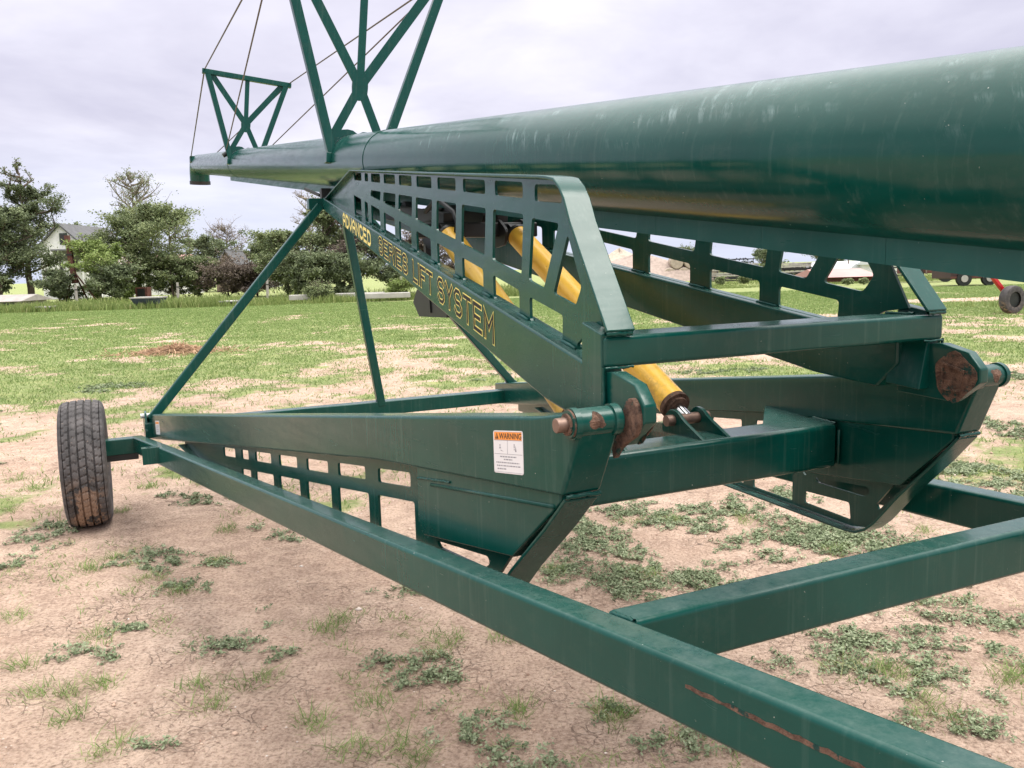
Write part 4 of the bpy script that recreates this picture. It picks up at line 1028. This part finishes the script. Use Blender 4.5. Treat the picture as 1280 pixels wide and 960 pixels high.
def house(name, label, px0, px1, py_base, py_eave, py_ridge, Y, depth, wall, roof, rz=0, windows=(), cat='house', gable=True, z0=0.0):
    a = at(px0, py_base, Y); b = at(px1, py_base, Y); w = b.x-a.x; cx = (a.x+b.x)/2
    zb = at((px0+px1)/2, py_base, Y).z; ze = at((px0+px1)/2, py_eave, Y).z; zr = at((px0+px1)/2, py_ridge, Y).z
    root = empty(name, (cx, Y+depth/2, 0), rz, label, cat)
    mb = MB()
    if gable:
        mb.plate([[(-w/2, -.1), (w/2, -.1), (w/2, ze), (0, zr-.1), (-w/2, ze)]], lambda x, z, t: Vector((x, t, z)), -depth/2, depth/2)
    else: mb.box((0, 0, ze/2-.05), (w, depth, ze+.1))
    mb.build('wall', wall, root)
    mb = MB()
    if gable:
        for s in (1, -1):
            p0 = Vector((0, 0, zr)); p1 = Vector((s*(w/2+.35), 0, ze-.35*(zr-ze)/(w/2))); d = (p1-p0).normalized(); nn = Vector((-d.z, 0, d.x))*(.12 if s < 0 else -.12)
            vs = [p0, p1, p1+nn, p0+nn]
            mb.hexa([v+Vector((0, -depth/2-.3, .02)) for v in vs], [v+Vector((0, depth/2+.3, .02)) for v in vs])
    else:
        vs = [(-w/2-.3, -depth/2-.3, ze), (w/2+.3, -depth/2-.3, ze), (w/2+.3, 0, zr), (-w/2-.3, 0, zr)]
        mb.add([Vector(v) for v in vs]+[Vector((v[0], depth/2+.3 if i < 2 else 0, v[2])) for i, v in enumerate(vs)], [(0, 1, 2, 3), (4, 7, 6, 5), (0, 3, 7, 4), (1, 5, 6, 2), (0, 4, 5, 1)])
    mb.build('roof', roof, root)
    for (wx0, wy0, wx1, wy1) in windows:
        A_ = at(wx0, wy0, Y); B_ = at(wx1, wy1, Y); ww = B_.x-A_.x; wh = A_.z-B_.z
        mb = MB(); mb.box(((A_.x+B_.x)/2-cx, -depth/2-.02, (A_.z+B_.z)/2), (ww+.2, .08, wh+.2)); wn = mb.build('window', M['trim'], root)
        mb = MB(); mb.box(((A_.x+B_.x)/2-cx, -depth/2-.07, (A_.z+B_.z)/2), (ww, .03, wh)); mb.build('pane', M['glassdark'], wn)
    return root
hs = house('farmhouse', 'white two storey farmhouse with grey gable roof behind the left trees', 56, 112, 378, 306, 279, 72, 8, M['wallwhite'], M['roofgrey'], 0, [(75.5, 293, 83, 304), (72, 325, 78, 338), (92, 325, 98, 338)])
mb = MB(); a = at(66, 316, 70.5); b = at(112, 316, 70.5); cx_ = hs.location.x
mb.beam(Vector((a.x-cx_, -5.0, a.z-.2)), Vector((b.x-cx_+2, -5.0, a.z-.2)), 1.9, .12, up=(0, .5, 1)); mb.build('porch_roof', M['roofgrey'], hs)
for k in range(4):
    mb = MB(); x = a.x-cx_+.4+k*(b.x-a.x)/3; mb.box((x, -5.6, (a.z-.5)/2), (.15, .15, a.z-.5)); mb.build('porch_post', M['wallwhite'], hs)
house('white_annex', 'long low white outbuilding seen through the broad olive tree', 150, 222, 374, 334, 318, 78, 7, M['wallwhite'], M['pinkroof'], 0, [(160, 340, 165, 348), (205, 340, 211, 348)], 'outbuilding', False)
house('brown_shack', 'small brown shack with dark roof beside the distant trees', 272, 300, 372, 334, 312, 85, 5, M['woodbrown'], M['roofgrey'], 0, [(283, 325, 288, 330)], 'shack')
house('low_shed', 'low grey board shed at the left edge beside the tall grass', -14, 25, 390, 377, 369, 50, 3, M['greywood'], M['greywood'], 0, [(6, 381, 17, 384)], 'shed', False)
house('far_white_building', 'bright white far building seen between bush and tree clump', 306, 334, 366, 322, 312, 110, 8, M['dome'], M['dome'], 0, [(312, 330, 316, 338)], 'building')
# rusty derrick beside the farmhouse
p = at(97, 378, 56); der = empty('rusty_derrick', (p.x, p.y, 0), 0, 'rusty brown derrick post on splayed legs in front of the farmhouse', 'derrick')
H = hgt(378, 296, 56)
mb = MB(); mb.beam((-.05, 0, H*.3), (-.28, 0, H), .3, .22, up=(0, 1, 0)); mb.build('mast', M['redbrown'], der)
for s, t in ((-.9, .2), (1.35, .2), (.2, 1.2)):
    mb = MB(); mb.beam((-.12, 0, H*.5), (s, t, -.05), .08, .08); mb.build('leg', M['redbrown'], der)
for k in range(4):
    mb = MB(); mb.box((-.1-.05*k, -.14, H*(.42+.15*k)), (.44, .05, .1)); mb.build('collar', M['dark'], der)
# grey open bin on a stand (equipment)
def bin_(name, label, px0, px1, py0, py1, Y, mat, cat='equipment'):
    a = at(px0, py1, Y); b = at(px1, py0, Y); w = b.x-a.x; z1 = b.z; z0 = max(a.z, .02); h = z1-z0
    r = empty(name, ((a.x+b.x)/2, Y, 0), 0, label, cat)
    mb = MB(); mb.hexa([(-w*.42, -.4, z0+h*.35), (w*.42, -.4, z0+h*.35), (w*.42, .4, z0+h*.35), (-w*.42, .4, z0+h*.35)], [(-w/2, -.6, z1), (w/2, -.6, z1), (w/2, .6, z1), (-w/2, .6, z1)]); mb.build('tub', mat, r)
    mb = MB(); mb.box((0, 0, z1+.03), (w*1.04, 1.25, .06)); mb.build('rim', M['concrete'], r)
    for sx in (-.38, .38):
        for sy in (-.3, .3):
            mb = MB(); mb.box((sx*w, sy, (z0+h*.4)/2-.05), (.09, .09, z0+h*.4+.1)); mb.build('leg', M['dark'], r)
    return r
bin_('feed_bunk', 'dull blue steel feed bunk on legs in front of the broad tree trunk', 170, 203, 372, 384, 43, M['bluebox'])
bin_('low_trough', 'low dark trough in the grass left of the near brace', 277, 295, 377, 382, 43.5, M['bluebox'], 'trough')
bin_('old_cart', 'small dark cart with pale top lying in the grass near the low shed', 50, 66, 384, 391, 42.5, M['dark'], 'cart')
p = at(180, 372, 58); r = empty('red_crate', (p.x, p.y, 0), 0, 'small rusty red box standing behind the feed bunk', 'box')
mb = MB(); mb.box((0, 0, .45), (.8, .7, 1.0)); mb.build('body', M['redbrown'], r); mb = MB(); mb.box((.0, -.37, .5), (.5, .04, .7)); mb.build('opening', M['dark'], r)
for px, lab in ((96, 'weathered fence post below the derrick'), (335, 'fence post at the left side of the tree clump'), (502, 'leaning fence post seen under the lettering'), (223, 'pale post right of the broad olive tree')):
    p = at(px, 380, 52); o = empty('fence_post', (p.x, p.y, 0), 0, lab, 'post', 'old fence posts along the tree line')
    mb = MB(); mb.cyl((0, 0, -.1), (.04, 0, 1.25), .09, .075, 8); mb.build('stake', M['greywood'], o); mb = MB(); mb.cyl((.03, 0, .95), (.035, 0, 1.0), .1, .1, 8); mb.build('wire_band', M['dark'], o)
for i, (x0, x1, py, Y, lab) in enumerate(((362, 408, 379, 45, 'left grey concrete plank lying in the tall grass'), (420, 480, 378, 46, 'middle grey concrete plank lying in the tall grass'), (455, 512, 381, 44, 'right grey concrete plank lying nearest in the tall grass'))):
    a = at(x0, py, Y); b = at(x1, py, Y); mb = MB(); mb.beam((a.x, Y, .3), (b.x, Y+.4, .3), .6, .28, up=(0, 0, 1)); o = mb.build('concrete_plank', M['concrete'], bevel=.03); tag(o, lab, 'plank', 'concrete planks at the field edge')

# right hand yard, seen through the far arm's lattice
def lump(mb, c, rx, ry, rz, seed, n=26, m_=12):
    rs = random.Random(seed); ph = [rs.uniform(0, 6.28) for _ in range(6)]; vs = []
    for j in range(m_+1):
        t = j/m_
        for i in range(n):
            a = 2*math.pi*i/n; k = 1+.12*math.sin(2*a+ph[0])+.08*math.sin(5*a+ph[1]+3*t)+.05*math.sin(9*a+ph[2]); r = (1-t)**.85*k
            vs.append((c[0]+rx*r*math.cos(a), c[1]+ry*r*math.sin(a), c[2]+rz*(t**.9)*(1+.06*math.sin(4*a+ph[3]))))
    mb.add(vs, [(j*n+i, j*n+(i+1) % n, (j+1)*n+(i+1) % n, (j+1)*n+i) for j in range(m_) for i in range(n)])
a = at(800, 345, 80); mb = MB(); lump(mb, (a.x, 80, -.05), 7.5, 5, 2.6, 3); tag(mb.build('gravel_heap', M['gravel'], smooth=True), 'pale brown gravel heap at the left of the yard seen through the far arm', 'heap')
a = at(775, 345, 95); mb = MB(); lump(mb, (a.x, 95, -.05), 6, 5, 3.4, 5); tag(mb.build('soil_heap', M['straw'], smooth=True), 'reddish brown soil heap behind the gravel heap', 'heap')
# round bales stacked
bi = 0
for row, (n_, dx) in enumerate(((4, 0), (3, .75))):
    for k in range(n_):
        a = at(836, 345, 78); x = a.x+k*1.3+dx*.85; z = .6+row*1.12
        mb = MB(); mb.cyl((0, -.6, 0), (0, .6, 0), .63, n=24); o = mb.build('round_bale', M['straw'], bevel=.08); o.location = (x, 78, z)
        nm = ['leftmost', 'second', 'third', 'rightmost'][k] if row == 0 else ['left', 'middle', 'right'][k]
        tag(o, ('%s grey round bale in the %s row of the stack' % (nm, ['bottom', 'top'][row])), 'bale', 'stacked round bales')
def rack(px0, px1, py_top, Y, label, seed, layers=7):
    rs = random.Random(seed); a = at(px0, 345, Y); b = at(px1, 345, Y); w = b.x-a.x; H = at((px0+px1)/2, py_top, Y).z
    r = empty('stacked_frames', ((a.x+b.x)/2, Y, 0), 0, label, 'metal frames', 'stacks of metal frames in the yard')
    for i in range(layers):
        z = H*(i+.4)/layers; mb = MB(); w2 = w*rs.uniform(.8, 1.)
        for y in (-1, 1): mb.beam((-w2/2, y, z), (w2/2, y, z+rs.gauss(0, .04)), .09, .09)
        k = int(w2/.45)+1
        for j in range(k+1): mb.beam((-w2/2+w2*j/k, -1, z), (-w2/2+w2*j/k, 1, z), .08, .08); mb.beam((-w2/2+w2*j/k, -1, z-H/layers*.5), (-w2/2+w2*j/k+rs.gauss(0, .15), -1, z+H/layers*.45), .07, .07, up=(0, 1, 0))
        mb.build('frame_layer', M[rs.choice(['dark', 'bluebox', 'concrete', 'dark'])], r)
    return r
rack(888, 945, 329, 70, 'long dark stack of metal frames left of the lattice post', 1, 10)
rack(900, 940, 322, 80, 'tall thin stack of metal frames standing behind the long dark stack', 2, 7)
rack(972, 1010, 328, 66, 'brown stack of metal frames between two lattice posts', 3, 11)
rack(1104, 1122, 322, 70, 'small stack of metal frames right of the dome', 4, 5)
for px, pt, Y, lab in ((1012, 328, 90, 'thin pole right of the brown frame stack'), (1060, 318, 90, 'thin pole left of the white dome')):
    p = at(px, 345, Y); o = empty('utility_pole', (p.x, p.y, 0), 0, lab, 'pole', 'thin poles in the yard'); H = at(px, pt, Y).z
    mb = MB(); mb.cyl((0, 0, -.1), (0, 0, H), .09, .07, 8); mb.build('mast', M['woodbrown'], o); mb = MB(); mb.box((0, 0, H-.2), (.5, .06, .06)); mb.build('crossarm', M['woodbrown'], o)
# white membrane dome building
a = at(1052, 345, 90); b = at(1092, 345, 90); w = b.x-a.x; H = at(1075, 326, 90).z
dm = empty('dome_shelter', ((a.x+b.x)/2, 95, 0), 0, 'white arched fabric shelter standing far back in the yard', 'shelter')
mb = MB(); k = 20; mb.plate([[(w/2*math.cos(math.pi*i/k), H*math.sin(math.pi*i/k)) for i in range(k+1)]], lambda x, z, t: Vector((x, t, z)), -7, 7); smooth_angle(mb.build('cover', M['dome'], dm))
mb = MB(); mb.box((0, -7.05, H*.3), (w*.3, .06, H*.6)); mb.build('door', M['greywood'], dm)
def shed2(name, label, px0, px1, py_eave, py_top, Y, roof, wall, cat='shed'):
    return house(name, label, px0, px1, 352, py_eave, py_top, Y, 6, wall, roof, 0, (), cat, False)
shed2('long_shed', 'long low shed with faded pink red roof in the yard', 1034, 1092, 346, 336, 56, M['pinkroof'], M['redbrown'])
# red-brown wagon with side boards
p = at(1150, 350, 52); wg = empty('old_wagon', (p.x+.2, 52, 0), 0, 'old rusty brown wagon with high side boards and spoked wheel', 'wagon')
mb = MB(); mb.box((0, 0, 1.0), (2.6, 1.6, .9)); mb.build('box', M['redbrown'], wg, bevel=.03)
mb = MB()
for k in range(6): mb.box((-1.25+.5*k, -.84, 1.15), (.08, .06, 1.3))
mb.build('stake_row', M['woodbrown'], wg)
for s in (-.9, .95):
    mb = MB(); mb.cyl((s, -.9, .5), (s, -.78, .5), .5, n=20); wl = mb.build('wheel', M['dark'], wg); mb = MB(); mb.cyl((s, -.94, .5), (s, -.9, .5), .2, n=14); mb.build('hub', M['redbrown'], wl)
p = at(1208, 352, 44); tr_ = empty('dark_trailer', (p.x, 44, 0), 0, 'dark box trailer parked right of the old wagon', 'trailer')
mb = MB(); mb.box((0, 0, .95), (2.7, 2, 1.15)); mb.build('box', simple('dark_maroon_steel', (.045, .02, .018), .5, 0, .3, 2), tr_, bevel=.04)
mb = MB(); mb.box((0, -1.02, 1.5), (2.75, .06, .08)); mb.box((0, -1.02, .45), (2.75, .06, .1)); mb.build('trim_rail', M['redbrown'], tr_)
for s in (-.7, .6):
    mb = MB(); mb.cyl((s, -1.1, .38), (s, -.9, .38), .38, n=20); wl = mb.build('wheel', M['dark'], tr_); mb = MB(); mb.cyl((s, -1.13, .38), (s, -1.1, .38), .18, n=14); mb.build('hub', M['concrete'], wl)
shed2('white_workshop', 'white workshop wall seen between the dome and the old wagon', 1106, 1150, 330, 318, 82, M['dome'], M['wallwhite'], 'workshop')
shed2('tan_shed', 'low tan shed right of the dark trailer', 1222, 1262, 345, 340, 62, M['straw'], M['straw'])
for i, (px, Y, h_, lab) in enumerate(((930, 60, .6, 'low bush in front of the long dark stack of frames'), (900, 58, .5, 'small weedy bush at the left foot of the frame stack'), (1060, 50, .32, 'ragged weeds in front of the long shed'), (1080, 50, .3, 'low weeds at the right end of the long shed'), (1010, 62, .5, 'dark bush beside the brown frame stack'))):
    tree('low_bush', lab, px, 350, Y, h_, h_*.62, .02, 'olive', .07, 2500, 1, 50+i, GT, 'bush')
for i, (px, Y, h_, lab) in enumerate(((1142, 110, 3.5, 'far tree behind the old wagon'), (1035, 120, 3.2, 'far tree behind the long shed'), (860, 130, 4., 'far tree behind the bales'), (960, 140, 3.5, 'far tree behind the frame stacks'))):
    tree('distant_tree', lab, px, 345, Y, h_, 3., .05, 'dark', .2, 4000, 1, 60+i, GT)

# --- neighbouring red auger at the right edge
c = ground_at(1264, 392); ra = empty('red_auger', (c.x, c.y, 0), R(20), 'bright red auger undercarriage and dark tyre at the right edge', 'grain auger')
wr = (392-357)/CF*c.y/2
wl = empty('wheel'); wl.parent = ra; wl.location = (0, 0, wr)
mb = MB(); n = 40; prof = [(-.1, wr*.55), (-.12, wr*.8), (-.1, wr*.97), (-.05, wr), (.05, wr), (.1, wr*.97), (.12, wr*.8), (.1, wr*.55)]
mb.add([(r*math.cos(2*math.pi*j/n), y, r*math.sin(2*math.pi*j/n)) for j in range(n) for y, r in prof], [(j*8+i, j*8+i+1, ((j+1) % n)*8+i+1, ((j+1) % n)*8+i) for j in range(n) for i in range(7)])
smooth_angle(mb.build('tyre', M['rubber'], wl)); mb = MB(); mb.cyl((0, -.06, 0), (0, .06, 0), wr*.56, n=30); mb.build('rim', M['dark'], wl)
mb = MB(); mb.beam((-.62, .25, 1.15), (.42, .25, .18), .1, .1); mb.build('lift_arm', M['redpaint'], ra, bevel=.012)
mb = MB(); mb.beam((.0, .0, wr), (.0, .3, wr), .09, .09); mb.build('axle_stub', M['redpaint'], ra, bevel=.012)
mb = MB(); mb.beam((.2, .25, .42), (2.5, .5, .5), .08, .1); mb.build('frame_rail', M['redpaint'], ra, bevel=.012)
mb = MB(); mb.cyl((-3.0, .9, 2.05), (5, .9, 1.2), .13, n=30); smooth_angle(mb.build('auger_tube', M['redpaint'], ra))

# ================================================================== LIGHT AND SKY
SUN_EL, SUN_AZ = R(62), R(95)           # azimuth measured from +Y toward +X
w = bpy.data.worlds.new('World'); sc.world = w; w.use_nodes = True; nt = w.node_tree
bgn = nt.nodes['Background']
sky = nt.nodes.new('ShaderNodeTexSky'); sky.sky_type = 'NISHITA'; sky.sun_disc = False; sky.sun_elevation = SUN_EL; sky.sun_rotation = SUN_AZ
tc = nt.nodes.new('ShaderNodeTexCoord'); sp = nt.nodes.new('ShaderNodeSeparateXYZ'); nt.links.new(tc.outputs['Generated'], sp.inputs[0])
# flatten the direction so clouds stretch toward the horizon
zc = math_(nt, 'ADD', math_(nt, 'ABSOLUTE', sp.outputs[2]), .12)
cb = nt.nodes.new('ShaderNodeCombineXYZ'); nt.links.new(math_(nt, 'DIVIDE', sp.outputs[0], zc), cb.inputs[0]); nt.links.new(math_(nt, 'DIVIDE', sp.outputs[1], zc), cb.inputs[1])
n1 = noise(nt, .55, 6, .55, cb.outputs[0], .3); n2 = noise(nt, 1.6, 6, .6, cb.outputs[0], .4)
cl = mix(nt, ramp(nt, n1, [(.36, 0.), (.62, 1.)]), (4.5, 4.35, 5.4), (7.2, 7.0, 7.8))
cl = mix(nt, ramp(nt, n2, [(.3, .28), (.55, 0.)]), cl, (4.0, 3.9, 4.9))
# low sky a little bluer, overcast brightens overhead
el = sp.outputs[2]
cl = mix(nt, ramp(nt, el, [(.0, .9), (.16, .0)]), cl, (5.0, 5.45, 6.8))
cl = mix(nt, ramp(nt, el, [(.35, 0.), (.95, 1.)]), cl, (25, 24.6, 24))
tot = mix(nt, .93, sky.outputs[0], cl)
nt.links.new(tot, bgn.inputs['Color']); bgn.inputs['Strength'].default_value = .1
sd = bpy.data.lights.new('sun', 'SUN'); sd.energy = 1.8; sd.angle = R(30); sd.color = (1, .96, .9)
so = bpy.data.objects.new('sun', sd); col.objects.link(so)
dv = Vector((math.sin(SUN_AZ)*math.cos(SUN_EL), math.cos(SUN_AZ)*math.cos(SUN_EL), math.sin(SUN_EL)))
so.rotation_euler = (-dv).to_track_quat('-Z', 'Y').to_euler(); so.location = (0, 0, 30)
sc.render.engine = 'CYCLES'
sc.view_settings.view_transform = 'Standard'; sc.view_settings.look = 'None'; sc.view_settings.gamma = 1; sc.view_settings.exposure = .62
sc.render.resolution_x = 1024; sc.render.resolution_y = 768
